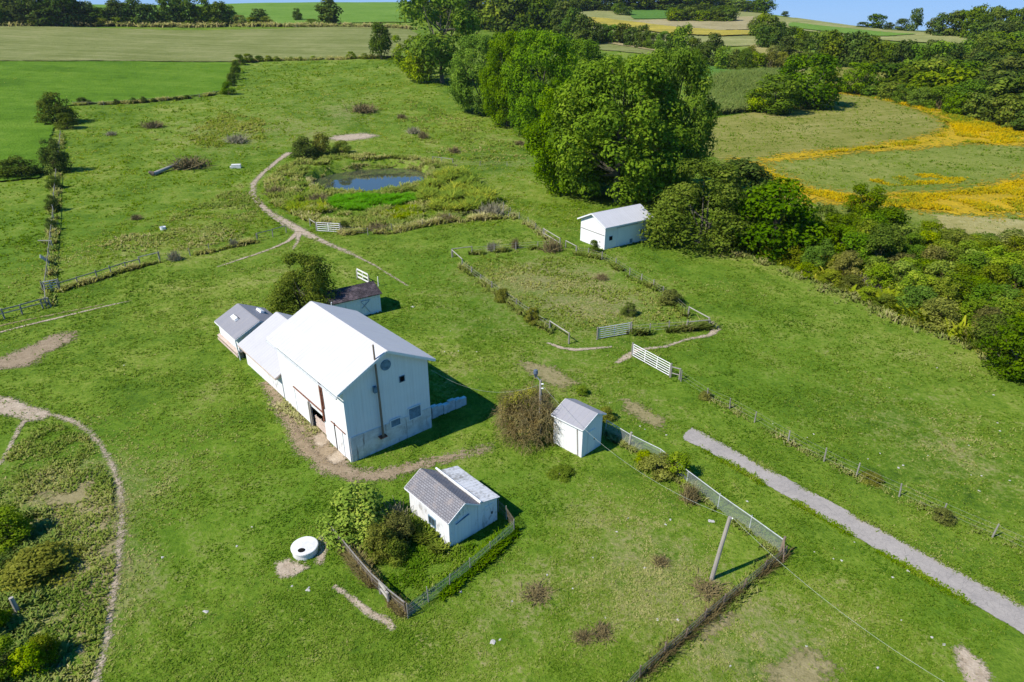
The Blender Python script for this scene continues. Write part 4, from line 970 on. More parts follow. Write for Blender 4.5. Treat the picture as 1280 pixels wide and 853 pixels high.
# lane fence
fence('lane_fence', 'sparse wire fence with weathered posts between the lane and the pasture', [(851, 477), (884, 499), (912, 511), (943, 528), (985, 553), (1030, 577), (1070, 596), (1124, 621), (1178, 645), (1240, 672), (1320, 708)], 5.5, 1.15, 0.055, wr=0.006)
# chain link fence
fence('chain_link_fence', 'chain link fence with a pale top rail beside the lane', [(757, 541), (786, 559), (824, 578), (858, 606), (897, 636), (936, 664), (975, 693)], 2.7, 1.25, 0.03, 'galv', (), net='chain', toprail=(0.03, 'galv'), lean=0.02)
P = U(786, 559.5); m = MB(); m.tube([(0, 0, -0.2), (0.1, 0.0, 1.45)], 0.09, 8); tag(m.build('corner_post', M['palewood'], None, P), 'leaning pale wooden post in the chain link fence by the tiny shed', 'post')
fence('yard_fence', 'overgrown wire fence sagging under dead vines along the near edge of the yard', [(982, 696), (955, 716), (928, 738), (904, 758), (880, 778), (856, 800), (830, 822), (800, 848), (770, 880)], 2.2, 0.95, 0.055, 'brownwood', (0.3, 0.6, 0.85), wr=0.012, net='brownnet', lean=0.12)
P = U(974, 695); m = MB(); m.tube([(0, 0, -0.2), (0.15, 0.1, 1.5)], 0.08, 8); m.tube([(0.05, -0.6, 0.0), (0.12, 0.08, 1.3)], 0.05, 6)
tag(m.build('corner_post', M['brownwood'], None, P), 'leaning brown post with a stay where chain link and vine fence meet', 'post')
fence('coop_yard_fence', 'sagging brown wire and board fence left of the coop yard', [(412, 668), (430, 690), (448, 712), (466, 733), (486, 752), (508, 770)], 1.3, 1.05, 0.05, 'brownwood', (0.3, 0.7), net='brownnet', rails=((1.0, 'greywood', 0.08),), lean=0.14)
fence('coop_yard_fence', 'wire fence on weeds running from the coop yard corner to the lean-to', [(510, 773), (536, 753), (562, 735), (588, 714), (614, 692), (643, 666)], 1.7, 1.1, 0.035, 'greywood', (0.3, 0.6, 0.9), net='chain', lean=0.08)
fence('coop_yard_fence', 'short dark netting fence closing the yard behind the lean-to', [(643, 665), (633, 650), (623, 640)], 1.6, 1.15, 0.035, 'greywood', (0.5, 1.0), net='brownnet', lean=0.03)
brace('leaning_boards', 'short grey board panel leaning out of the brown coop yard fence', [(476, 742), (486, 756)], 0.9, 'palewood', 0.45, w_=0.16)
# the square pen
brace('pen_rail', 'pale rail and two posts at the far left corner of the pen', [(565, 322), (578, 334)], 1.15, 'palewood')
brace('pen_rail', 'dark top rail running right from the far left pen corner', [(566, 321), (590, 318)], 1.15, 'greywood')
brace('pen_rail', 'pale rail and two posts at the near left corner of the pen', [(687, 414), (711, 430)], 1.2, 'palewood')
brace('pen_rail', 'pale rail leading back from the near right corner of the pen', [(860, 396), (885, 410)], 1.2, 'palewood')
brace('pen_rail', 'dark rail along the weeds at the near right corner of the pen', [(858, 413), (886, 410.5)], 1.0, 'greywood')
brace('pen_rail', 'grey rail sloping down towards the stable from the far pen side', [(679, 296), (700, 309)], 1.3, 'palewood', 0.6)
brace('pen_rail', 'bleached rail between the stable corner and the pen posts', [(707, 310), (720, 317)], 1.1, 'palewood')
fence('pen_fence', 'post and wire fence along the left side of the pen', [(578, 336), (601, 353), (630, 374), (662, 397), (687, 414)], 3.0, 1.15, 0.08, wr=0.016)
fence('pen_fence', 'weedy wire fence along the near side of the pen right of its gate', [(789, 418), (812, 416.5), (836, 414.5), (858, 413)], 2.4, 1.15, 0.07, wr=0.016)
fence('pen_fence', 'post and wire fence along the right side of the pen', [(860, 396), (842, 379), (816, 361), (787, 345), (770, 334), (752, 325), (735, 320), (720, 318)], 3.2, 1.15, 0.07, wr=0.014)
fence('pen_fence', 'post and wire fence along the far side of the pen', [(590, 318), (618, 316), (645, 313), (672, 311), (700, 309)], 3.2, 1.15, 0.07, wr=0.014)
# pond and pasture fences
fence('pond_fence', 'wire fence on posts below the pond bank', [(428, 292), (460, 294), (490, 289), (528, 284), (562, 276), (600, 270), (636, 272)], 4.0, 1.15, 0.06)
fence('pond_fence', 'thin wire fence on posts right of the goldenrod bank', [(566, 208), (582, 224), (604, 243), (622, 256), (638, 268), (660, 281), (680, 297)], 4.5, 1.2, 0.055)
brace('pasture_rail', 'dark rail and posts at the pasture corner right of the pond', [(541, 204), (552, 205), (566, 207)], 1.4, 'greywood')
fence('pasture_fence', 'dark post and wire fence crossing the pasture right of the pond', [(566, 207), (600, 208), (634, 208), (668, 209), (690, 210)], 4.5, 1.2, 0.06)
fence('track_fence', 'post and wire fence beside the dirt track left of the pond', [(358, 291), (341, 296), (322, 301)], 2.4, 1.2, 0.07, rails=((1.1, 'greywood', 0.1),))
fence('pasture_fence', 'long post and wire fence crossing the left pasture towards the dirt track', [(322, 302), (290, 308), (262, 315), (238, 320), (216, 326), (200, 326)], 3.6, 1.2, 0.065)
brace('pasture_rail', 'pale rail on two posts in the long left pasture fence', [(176, 333), (200, 327)], 1.3, 'palewood')
fence('pasture_fence', 'dark board fence from the pale metal gate up to the bare posts', [(75, 364), (98, 357), (122, 350), (140, 344), (158, 338), (176, 333)], 3.4, 1.25, 0.08, rails=((1.05, 'greywood', 0.12),))
fence('board_fence', 'weathered board fence at the left edge below the farm gate', [(-14, 404), (6, 399), (28, 393), (54, 386), (64, 384)], 3.2, 1.3, 0.09, wires=(), rails=((1.15, 'greywood', 0.14), (0.7, 'greywood', 0.12)))
fence('boundary_fence', 'brushy grey fence running up the left side between two pastures', [(60, 385), (58, 366), (61, 345), (63, 322), (65, 300), (68, 275), (69, 250), (71, 226), (73, 200), (77, 170)], 5.0, 1.3, 0.075, rails=((1.1, 'greywood', 0.10),))
fence('boundary_fence', 'dark wire fence between the bright green field and the rough pasture', [(92, 132), (130, 132), (170, 129), (210, 126), (250, 122), (285, 116)], 7.0, 1.2, 0.07, rails=((0.9, 'brownwood', 0.10),))
P = U(60, 330); m = MB(); m.bar((0, 0, 0.5), (0.35, -1.5, 1.6), 0.06, 0.5); tag(m.build('metal_sheet', M['galv'], None, P), 'pale blue metal sheet hung on the left boundary fence', 'sheet')
P = U(56, 312); m = MB(); m.bar((-0.6, 0, 1.35), (1.3, 0.1, 1.3), 0.10, 0.10); m.tube([(1.2, 0.1, -0.1), (1.2, 0.1, 1.4)], 0.08, 6); tag(m.build('timber_post', M['palewood'], None, P), 'pale crossbar on a post in the left boundary fence', 'post')
# lone posts and poles
P = U(22, 764); m = MB(); m.tube([(0, 0, -0.2), (-0.10, 0.05, 1.0)], [0.14, 0.12], 9); tag(m.build('stump_post', M['palewood'], None, P), 'thick grey post stub in the rough grass left of the worn path', 'post')
P = U(889, 724); LEAN = Vector((0.50, 0.10, 4.75))
lp = empty('leaning_pole', P); tag(lp, 'tall grey wooden pole leaning right in the near yard', 'pole')
m = MB(); m.tube([(0, 0, -0.3), LEAN * 0.5, LEAN], [0.14, 0.125, 0.115], 10); m.build('pole', M['polewood'], lp)
m = MB(); m.tube([LEAN * 0.985 + Vector((0.1, -0.06, 0)), LEAN * 0.985 + Vector((0.16, -0.06, 0.06))], 0.04, 6); m.build('insulator', M['trim'], lp)
BP = U(675, 543)
bp = empty('yard_light_pole', BP); tag(bp, 'wooden pole with a blue grey lamp rising out of the bramble dome', 'lamp pole')
BT = Vector((-0.05, 0, height_to(BP, 475)))
m = MB(); m.tube([(0, 0, -0.3), BT], [0.13, 0.09], 9); m.build('pole', M['polewood'], bp)
m = MB(); m.tube([BT - Vector((0, 0, 0.15)), BT + Vector((-0.25, -0.05, 0.25)), BT + Vector((-0.4, -0.05, 0.55))], 0.045, 6); m.build('lamp_arm', M['galv'], bp)
m = MB(); m.lathe([(0.02, 0.45), (0.16, 0.40), (0.20, 0.15), (0.14, 0.0), (0.05, -0.25), (0.0, -0.25)], 14, (BT.x - 0.4, -0.05)); m.v = [(v[0], v[1], v[2] + BT.z + 0.5) for v in m.v]; m.build('lamp_head', M['lampblue'], bp)
for dz in (0.35, 0.75):
    m = MB(); m.tube([(BT.x + 0.06, -0.05, BT.z - dz), (BT.x + 0.24, -0.12, BT.z - dz + 0.03)], 0.055, 7); m.build('insulator', M['trim'], bp)
def cable(name, label, a, b, sag, r=0.0075, mat='cable', n=22):
    a = Vector(a); b = Vector(b); pts = []
    for k in range(n + 1):
        t = k / n; p = a.lerp(b, t); p.z -= sag * 4 * t * (1 - t); pts.append(p - a)
    m = MB(); m.tube(pts, r, 5); o = m.build(name, M[mat], None, a); tag(o, label, 'cable'); return o
x, y = bw(W_ + 0.3, 0.0)
cable('power_cable', 'pale cable sagging from the big barn to the lamp pole', (x, y, bz + 5.4), BP + BT + Vector((-0.1, 0, -0.45)), 1.3)
cable('power_cable', 'thin overhead cable from the lamp pole to the leaning pole', BP + BT + Vector((0.2, -0.1, -0.5)), P.lerp(P, 0) + LEAN * 0.99 + Vector((0.15, -0.06, 0.05)), 1.5)
E2 = U(1250, 985) + Vector((0, 0, 4.0))
cable('power_cable', 'thin overhead cable from the leaning pole out over the near right grass', P + LEAN * 0.99 + Vector((0.16, -0.06, 0.05)), E2, 1.0)

# ------------------------------------------------------------------ the trees of the middle distance
tree_px('darktree', 477, 74, 28, 28, 'lone_tree', 'lone dark oval tree standing at the edge of the mown field', group=None, var=1)
tree_px('sparse', 553, 104, -14, 108, 'tall_tree', 'tall open tree with bare lower trunk, at the left end of the big tree row', var=0)
tree_px('sparse', 512, 97, 44, 46, 'small_tree', 'small yellowish tree at the left foot of the tall open tree', var=1)
tree_px('pale', 524, 103, 58, 40, 'small_tree', 'pale green small tree under the tall open tree', var=0)
tree_px('walnut', 601, 142, 44, 84, 'broad_tree', 'round broad tree just right of the tall open tree', var=1)
tree_px('walnut', 634, 158, 40, 70, 'broad_tree', 'broad leafy tree third from the left in the big tree row', var=2)
tree_px('walnut', 675, 168, 38, 100, 'broad_tree', 'wide leafy tree in the middle of the big tree row, left of the giant clump', var=0)
tree_px('walnut', 722, 150, 50, 84, 'broad_tree', 'paler leafy tree half hidden behind the left giant tree', var=1)
tree_px('walnut', 716, 240, 96, 128, 'giant_tree', 'giant leafy tree at the left of the clump behind the stable', var=2)
tree_px('walnut', 770, 252, 70, 176, 'giant_tree', 'giant leafy tree in the middle of the clump behind the stable, the biggest crown', var=0)
tree_px('walnut', 826, 244, 62, 124, 'giant_tree', 'giant leafy tree at the right of the clump behind the stable', var=1)
tree_px('olivetree', 872, 305, 202, 138, 'dense_tree', 'dense olive rounded tree right of the white stable')
tree_px('darktree', 921, 262, 200, 70, 'dense_tree', 'dark tree behind the dense olive tree by the golden strip', var=0)
tree_px('broad', 962, 318, 226, 96, 'dense_tree', 'dark leafy tree at the left end of the right hand hedge strip', var=1)
tree_px('broad', 966, 141, 93, 60, 'field_tree', 'low leafy tree left of a larger one on the hay field edge', var=0)
tree_px('broad', 1006, 134, 68, 74, 'field_tree', 'larger rounded tree standing on the hay field edge with its shadow', var=2)
tree_px('pale', 948, 142, 112, 34, 'field_tree', 'yellowish bush in the corn at the hay field corner', 'bush', var=0)
tree_px('broad', 1068, 117, 78, 40, 'field_tree', 'single rounded tree above the goldenrod tip of the hay field', var=1)
tree_px('leafshrub', 1108, 118, 98, 34, 'field_shrub', 'low shrubs between the goldenrod and the hillside clearing', 'bush')
tree_px('shrub', 1040, 116, 92, 26, 'field_shrub', 'small shrub left of the single tree above the goldenrod tip', 'bush')
tree_px('broad', 1079, 268, 231, 44, 'hedge_tree', 'rounded small tree standing up out of the hedge strip by the golden field', var=2)
# bush over the mossy shed, bramble dome, coop bush
tree_px('olivetree', 385, 412, 318, 92, 'tall_bush', 'tall olive brown bush between the barn and the mossy roofed shed', 'bush', sink=0.2)
tree_px('pale', 398, 402, 352, 30, 'tall_bush', 'bright green vine thicket at the foot of the tall olive brown bush', 'bush', var=1)
def bramble():
    P = U(663, 540); P = Vector((P.x, P.y, hz(P.x, P.y)))
    rng = np.random.default_rng(77)
    o = empty('bramble_dome', P); tag(o, 'brown dome of dead bramble swallowing the lamp pole beside the tiny shed', 'bush')
    Rw, Hh = 2.85, 3.75
    V = []; Fs = []; T = []; b = 0
    lump = lambda a, el: 1 + 0.16 * math.sin(3 * a + 1) * math.sin(3.1 * el + 2) + 0.09 * math.sin(7 * a + 3 * el)
    def at(a, el, q): return np.array([Rw * q * math.cos(el) * math.cos(a), Rw * q * math.cos(el) * math.sin(a), max(0.03, Hh * q * math.sin(el))])
    for k in range(4200):
        a = 2 * PI * rng.random(); el = math.asin(rng.random() ** 0.8); q = lump(a, el) * (0.80 + 0.22 * rng.random())
        p = at(a, el, q); d = rng.normal(size=3) * 0.9 + np.array([math.cos(a) * 0.5, math.sin(a) * 0.5, 0.5 - 0.2 * (el < 0.6)]); d /= np.linalg.norm(d)
        L = 5; st = 0.10 + 0.16 * rng.random(); pts = [p]
        for i in range(L - 1): pts.append(pts[-1] + d * st); d = d + np.array([0.04 * rng.normal(), 0.04 * rng.normal(), -0.34 - 0.12 * i]); d /= np.linalg.norm(d)
        wd = 0.008 + 0.013 * rng.random(); s_ = np.cross(d, rng.normal(size=3)); s_ /= np.linalg.norm(s_) + 1e-9
        tc = np.clip(0.25 + 0.5 * rng.random(), 0, 1)
        for i, p in enumerate(pts): p = np.maximum(p, [-9, -9, 0.02]); ww = wd * (1, 1, .9, .7, .4)[i]; V += [p - s_ * ww, p + s_ * ww]
        for i in range(L - 1): Fs.append((b + 2 * i, b + 2 * i + 1, b + 2 * i + 3, b + 2 * i + 2)); T.append(tc)
        b += 2 * L
    me = mesh_np('bramble_canes', np.array(V), np.array(Fs), [M['autumn']], {'tint': ('FACE', np.array(T))}); link('canes', me, o)
    for nm, mt, n, lo, hi, nl in (('dry_foliage', 'autumn', 70, 0.10, 1.1, 13000), ('foliage', 'brownshrub', 34, 0.55, 1.5, 6000)):
        cl = []
        for k in range(n):
            a = 2 * PI * rng.random() if nm != 'foliage' else 1.2 + 2.4 * rng.random(); el = lo + (hi - lo) * rng.random(); q = lump(a, el) * (0.66 + 0.26 * rng.random())
            p = at(a, el, q); p[2] = max(0.3, p[2]); cl.append((p, 0.34 + 0.24 * rng.random(), rng.random()))
        Vc, Fc, Tc = crown(rng, cl, nl, 0.12)
        me = mesh_np('bramble_' + nm, Vc, Fc, [M[mt]], {'tint': ('FACE', Tc)}); link(nm, me, o)
bramble()
tree_px('brownshrub', 640, 512, 486, 46, 'bramble', 'yellowish dry bramble behind the brown dome', 'bush')
tree_px('paleshrub', 450, 690, 606, 92, 'yard_bush', 'large yellow green bush with vines in the coop yard', 'bush', var=0)
tree_px('leafshrub', 430, 672, 622, 40, 'yard_bush', 'darker green bush at the far left of the coop yard', 'bush', var=1)
tree_px('brownshrub', 478, 708, 656, 46, 'yard_bush', 'reddish brown bramble at the front of the coop yard bush', 'bush')
tree_px('brownshrub', 500, 688, 640, 44, 'yard_bush', 'greyish tangled brush between the yard bush and the coop', 'bush', var=1)
tree_px('drybush', 494, 672, 628, 46, 'dry_bush', 'grey dead brush leaning on the white coop wall', 'bush', var=1)
tree_px('shrub', 492, 712, 672, 40, 'yard_bush', 'low green shrub at the near end of the coop yard bush', 'bush')
tree_px('paleshrub', 846, 608, 566, 40, 'fence_bush', 'yellow green bush swallowing the chain link fence', 'bush', var=1)
tree_px('brownshrub', 822, 606, 566, 48, 'fence_bush', 'brownish bush in the chain link fence left of the yellow green one', 'bush', var=0)
tree_px('shrub', 806, 588, 562, 26, 'fence_bush', 'small weedy bush nearest the pale post in the chain link fence', 'bush')
tree_px('drybush', 862, 634, 600, 26, 'dry_bush', 'dead weeds at the foot of the chain link fence bush', 'bush', var=0)
tree_px('shrub', 728, 497, 482, 18, 'weed_clump', 'green weed clump behind the tiny shed roof', 'bush')
tree_px('brownshrub', 758, 530, 508, 24, 'weed_clump', 'brownish weeds along the fence right of the tiny shed', 'bush')
tree_px('leafshrub', 702, 600, 582, 34, 'weed_clump', 'low dark weeds in the grass in front of the bramble dome', 'bush')
# rough corner at the lower left
tree_px('leafshrub', 14, 690, 634, 58, 'rough_bush', 'dark green bush at the left edge of the rough corner', 'bush')
tree_px('brownshrub', 50, 742, 682, 88, 'rough_bush', 'rounded brownish green bush in the rough corner by the post stub', 'bush')
tree_px('leafshrub', -16, 808, 758, 52, 'rough_bush', 'leafy bush cut by the left frame edge below the post stub', 'bush')
tree_px('paleshrub', 40, 856, 806, 46, 'rough_bush', 'yellow green bush at the bottom of the rough corner', 'bush')
tree_px('leafshrub', 8, 860, 796, 56, 'rough_bush', 'green bush in the bottom left corner of the rough ground', 'bush')
tree_px('shrub', 58, 838, 792, 40, 'rough_bush', 'dark weedy shrub above the yellow green corner bush', 'bush')
# pond side
tree_px('darkshrub', 381, 200, 172, 36, 'pond_bush', 'dark green round bush at the far left of the pond', 'bush')
tree_px('brownshrub', 404, 196, 168, 28, 'pond_bush', 'brownish bush right of the dark bush above the pond', 'bush')
tree_px('paleshrub', 428, 194, 176, 26, 'pond_bush', 'yellow flowering bush above the pond near the bare earth', 'bush')
tree_px('darkshrub', 430, 291, 276, 14, 'pond_bush', 'small dark bush at the right end of the pond gate', 'bush')
tree_px('drybush', 472, 292, 275, 24, 'dry_bush', 'dark dead bush on the fence below the pond', 'bush', var=0)
tree_px('drybush', 616, 274, 250, 34, 'dry_bush', 'large grey dead bush at the right end of the goldenrod bank', 'bush', var=1)
tree_px('drybush', 556, 280, 264, 28, 'dry_bush', 'brown dead bush below the goldenrod bank', 'bush', var=2)
tree_px('drybush', 344, 246, 230, 24, 'dry_bush', 'brown dead weeds right of the dirt track by the pond', 'bush', var=0)
tree_px('drybush', 398, 256, 240, 28, 'dry_bush', 'brown dead weeds on the near pond bank', 'bush', var=2)
for k, (x, y, t, w_, lab) in enumerate([(237, 214, 192, 46, 'big grey dead bush beside the fallen log'), (297, 180, 166, 28, 'brown dead bush in the pasture above the stone block'),
        (455, 142, 127, 32, 'brown dead bush in the middle of the upper pasture'), (502, 149, 141, 14, 'small dark dead bush right of the upper brown one'),
        (517, 168, 157, 18, 'grey dead bush in the pasture above the pond, the left of a pair'), (529, 174, 162, 14, 'dark dead bush in the pasture above the pond, the right of a pair'),
        (192, 161, 149, 26, 'dark low dead bush below the bright green field'), (139, 170, 163, 14, 'small brown dead bush below the bright green field'),
        (171, 276, 266, 14, 'small round grey bush alone in the left pasture'), (292, 342, 328, 1, ''),
        (219, 328, 310, 16, 'dark scraggly bush in the long left pasture fence'), (650, 182, 174, 14, 'small dead bush near the big tree row'),
        (568, 192, 182, 16, 'small grey bush in the upper pasture near the pond rail'), (293, 310, 296, 12, 'small dark bush at the long pasture fence near the track'),
        (750, 384, 340, 1, ''), (752, 352, 340, 18, 'dark dead bush in the far right half of the pen'), (786, 398, 378, 22, 'olive weed bush in the near right half of the pen'),
        (838, 386, 362, 34, 'long olive brush along the right pen fence'), (1178, 658, 634, 30, 'dark weed bush on the lane fence line at the right'),
        (616, 316, 300, 18, 'dead brush on the far pen fence'), (644, 312, 294, 10, 'small leafless sapling on the far pen fence'),
        (690, 318, 296, 26, 'brush under the grey rail on the far pen side'), (666, 408, 384, 22, 'dry weeds on the left pen fence near its corner'),
        (628, 380, 360, 20, 'dry weeds halfway along the left pen fence'), (742, 318, 300, 14, 'green bush at the corner of the white stable'),
        (882, 502, 488, 18, 'dry weeds by the first post of the lane fence'), (1090, 606, 592, 30, 'dark weeds between two posts of the lane fence'),
        (672, 752, 732, 30, 'brown weed clump in the middle of the near yard'), (752, 800, 780, 26, 'dark weed clump in the near yard left of the vine fence'),
        (728, 804, 790, 20, 'small dark weed tuft in the lower near yard'), (884, 748, 726, 34, 'dry tangled brush at the foot of the leaning pole'),
        (826, 708, 698, 18, 'small brown weed tuft in the near yard above the leaning pole base'), (690, 604, 590, 1, '')]):
    if not lab: continue
    kind = 'olivetree' if 'olive weed' in lab else 'brownshrub' if ('weed' in lab or 'olive brush' in lab) else 'leafshrub' if 'green bush' in lab else 'drybush'
    if y > 640 and x < 1000: kind = 'drybush'; k = 2 * (k % 2)
    tree_px(kind, x, y, t, w_, 'dry_bush' if kind == 'drybush' else 'weed_bush', lab, 'bush', var=k, hmax=0.30 if y > 640 and x < 1000 else None, wk=1.25 if y > 640 and x < 1000 else 1.0)
# bushes along the left boundary
for x, y, t, w_, lab in [(72, 156, 118, 46, 'big dark bush at the corner of the bright green field'), (84, 162, 142, 26, 'smaller dark bush on the shadow side of the field corner bush'), (24, 224, 196, 52, 'wide dark bush at the left edge below the bright green field'),
        (71, 218, 176, 36, 'tall dark bush on the left boundary fence'), (68, 238, 220, 20, 'dark bush below the tall one on the left boundary fence'), (67, 266, 244, 18, 'small dark bush halfway down the left boundary fence'),
        (66, 290, 272, 16, 'lowest of the dark bushes on the left boundary fence')]:
    tree_px('darkshrub', x, y, t, w_, 'boundary_bush', lab, 'bush')
def row(kind, pts, name, label, cat='tree', group=None, jit=0.0, **kw):
    for (x, y, t, w_) in pts: tree_px(kind if isinstance(kind, str) else kind[int(RNG.integers(len(kind)))], x, y, t, w_, name, label, cat, group, **kw)
row('darkshrub', [(103, 131, 122, 14), (112, 131, 125, 10), (146, 131, 124, 9), (157, 130, 126, 8), (167, 130, 122, 9), (180, 129, 121, 10), (192, 128, 123, 7), (220, 126, 121, 7), (234, 124, 119, 8)],
    'fence_shrub', 'small dark shrub in the fence along the bright green field', 'bush', 'shrubs on the bright green field fence')
row(['darkshrub', 'leafshrub'], [(286, 119, 103, 17), (291, 108, 92, 13), (294, 100, 84, 12), (296, 92, 76, 11), (300, 82, 69, 14)],
    'hedge_shrub', 'dark green shrub in the short hedge at the right end of the bright green field', 'bush', 'shrubs of the short field hedge')
row(['shrub', 'leafshrub', 'paleshrub'], [(311, 79, 68, 16), (324, 77, 70, 13), (336, 77, 70, 11), (346, 77, 71, 10), (364, 76, 71, 8), (376, 76, 71, 8), (392, 75, 70, 10), (439, 74, 65, 14), (456, 74, 67, 12), (464, 74, 68, 9), (490, 75, 72, 12)],
    'hedge_shrub', 'low shrub on the line between the mown field and the upper pasture', 'bush', 'shrubs below the mown field')
# tree line above the mown field
tl = []
x = -60.0
while x < 292:
    dense = x < 100
    tl.append((x + RNG.uniform(-3, 3), 32.5 - RNG.uniform(0, 2), RNG.uniform(-14, 2) if dense else RNG.uniform(-6, 10), RNG.uniform(26, 40) if dense else RNG.uniform(20, 32)))
    x += RNG.uniform(6, 10) if dense else RNG.uniform(8, 14)
row(['fardark', 'far', 'fardark'], tl, 'hedgerow_tree', 'dark tree in the long row above the mown field', 'tree', 'trees of the row above the mown field', sink=0.6)
row(['shrub', 'darkshrub', 'brownshrub', 'shrub'], [(q, 32.5, RNG.uniform(20, 26), RNG.uniform(14, 24)) for q in range(-40, 350, 17)], 'hedgerow_shrub', 'low shrub under the tree row above the mown field', 'bush', 'shrubs under the far tree row')
tree_px('fardark', 413, 32, -2, 32, 'field_tree', 'round dark tree standing alone above the mown field')
tree_px('darkshrub', 372, 26, 12, 13, 'field_bush', 'small grey green bush left of the round lone tree above the mown field', 'bush')
tree_px('fardark', 326, 32, 13, 24, 'field_tree', 'dark bush at the right end of the far tree row', 'bush')
tree_px('paleshrub', 390, 30, 24, 20, 'field_bush', 'pale weedy shrub at the foot of the round lone tree', 'bush')
# trees behind the big tree row
row(['far', 'fardark', 'far'], [(518, 24, -16, 36), (536, 26, -18, 36), (560, 30, -20, 38), (585, 34, -12, 40), (606, 36, -14, 42), (622, 40, -8, 40), (640, 42, -10, 44), (660, 44, -6, 42), (678, 45, -4, 40), (650, 36, -14, 36), (690, 40, -8, 30), (596, 30, -20, 36), (627, 32, -18, 36)],
    'back_tree', 'dark tree in the wood behind the big tree row', 'tree', 'trees of the wood behind the big tree row', sink=0.5)
row(['fardark'], [(704, 50, 0, 36), (716, 54, 8, 34), (728, 56, 16, 30), (741, 56, 26, 28)], 'back_tree', 'tall dark tree at the right end of the wood behind the big tree row', 'tree', 'dark trees at the end of the wood', sink=0.5)
row(['far', 'broad', 'far', 'fardark'], [(752, 54, 29, 24), (765, 54, 30, 22), (778, 55, 28, 24), (790, 58, 32, 24), (803, 60, 30, 22), (816, 62, 40, 20), (829, 66, 38, 22), (841, 66, 38, 20), (851, 70, 29, 28), (866, 76, 46, 18), (878, 80, 50, 22), (889, 82, 40, 26), (903, 86, 56, 24), (917, 88, 60, 20), (930, 90, 60, 20), (805, 57, 44, 18), (868, 84, 60, 16)],
    'row_tree', 'tree in the straggling row crossing the middle distance', 'tree', 'trees of the straggling middle row', sink=0.4)
g = []
for q in range(16): g.append((840 + 70 * (q % 8) / 7 + RNG.uniform(-4, 4), 24.5 + 3 * (q // 8) + RNG.uniform(-0.5, 0.5), 6 + RNG.uniform(-2, 5) + 4 * (q // 8), RNG.uniform(18, 26)))
row(['far', 'fardark'], g, 'grove_tree', 'tree in the oval grove on the far hill field', 'tree', 'trees of the oval hill grove', sink=0.5)
row(['far'], [(776, 19, 3, 18), (785, 20, 8, 14), (770, 16, 4, 14)], 'hill_tree', 'small tree left of the green patch on the far hill', 'tree', 'small hill trees', sink=0.3)
fw = [(q + RNG.uniform(-4, 4), 13 + RNG.uniform(-1.5, 1.0), -9 + RNG.uniform(-5, 5) if q < 900 else -2 + RNG.uniform(-2, 4), RNG.uniform(22, 30)) for q in range(660, 958, 8)]
row(['fardark', 'far', 'fardark'], fw, 'skyline_tree', 'dark tree in the wood along the top of the far hill', 'tree', 'trees of the far hilltop wood', sink=0.5)
row(['far', 'fardark'], [(944, 46, 20, 20), (952, 50, 16, 22), (962, 54, 19, 26), (972, 50, 26, 22), (955, 60, 32, 24), (972, 64, 36, 24), (988, 56, 32, 22), (996, 60, 34, 20), (1006, 62, 38, 18), (984, 70, 44, 24), (1000, 74, 48, 22), (940, 38, 24, 14)],
    'copse_tree', 'dark tree in the copse where the middle row meets the right hillside', 'tree', 'trees of the right middle copse', sink=0.4)
row(['shrub', 'brownshrub', 'far'], [(930, 84, 62, 24), (946, 88, 66, 24), (962, 88, 66, 26), (976, 86, 66, 22), (990, 88, 70, 26), (1008, 84, 66, 22), (938, 74, 58, 18), (1024, 92, 74, 22), (1034, 100, 82, 20), (965, 76, 58, 22)],
    'scrub_bush', 'scrubby bush on the weedy slope below the right copse', 'bush', 'bushes of the weedy slope', sink=0.2)
row(['far', 'fardark'], [(1022, 78, 37, 34), (1036, 82, 36, 34), (1046, 82, 40, 26), (1060, 84, 38, 34), (1074, 86, 40, 34), (1086, 88, 44, 26), (1098, 90, 50, 28), (1112, 92, 52, 26), (1124, 94, 48, 30), (1138, 96, 54, 30), (1152, 96, 58, 28), (1168, 98, 50, 34), (1184, 92, 52, 30), (1200, 90, 56, 26), (1130, 88, 50, 26), (1108, 84, 52, 26), (1160, 86, 48, 26), (1214, 94, 60, 26), (1228, 96, 56, 26)],
    'slope_tree', 'dark tree in the long row below the skyline field on the right', 'tree', 'trees of the row below the skyline field', sink=0.5)
# the wood on the right hillside
def scatter_px(poly, n, mind, seed):
    rng = np.random.default_rng(seed); P = np.array(poly, float); out = []
    lo, hi = P.min(0), P.max(0); t = 0
    while len(out) < n and t < 60000:
        t += 1; q = lo + (hi - lo) * rng.random(2)
        if sdist(P, q[0:1], q[1:2])[0] < 0: continue
        if all(((q[0] - a[0]) ** 2 + ((q[1] - a[1]) * 1.9) ** 2) > mind(a[1]) ** 2 for a in out): out.append((q[0], q[1]))
    return sorted(out, key=lambda a: a[1])
hill = scatter_px([(1092, 112), (1140, 127), (1190, 139), (1240, 150), (1330, 176), (1400, 176), (1400, 56), (1260, 56), (1215, 66), (1195, 92), (1170, 100), (1130, 104)], 130, lambda y: 10 + (y - 60) * 0.09, 5)
for (x, y) in hill:
    s = 0.8 + (y - 60) * 0.0085; s *= RNG.uniform(0.8, 1.25)
    lower = y > 128 - 0 and RNG.random() < 0.5
    kind = ['far', 'far', 'fardark', 'far', 'broad' if y > 110 else 'far'][int(RNG.integers(5))]
    tree_px(kind, x, y, y - 30 * s, 34 * s, 'wood_tree', 'leafy tree among many in the wood covering the right hillside', 'tree', 'trees of the right hillside wood', sink=0.8)
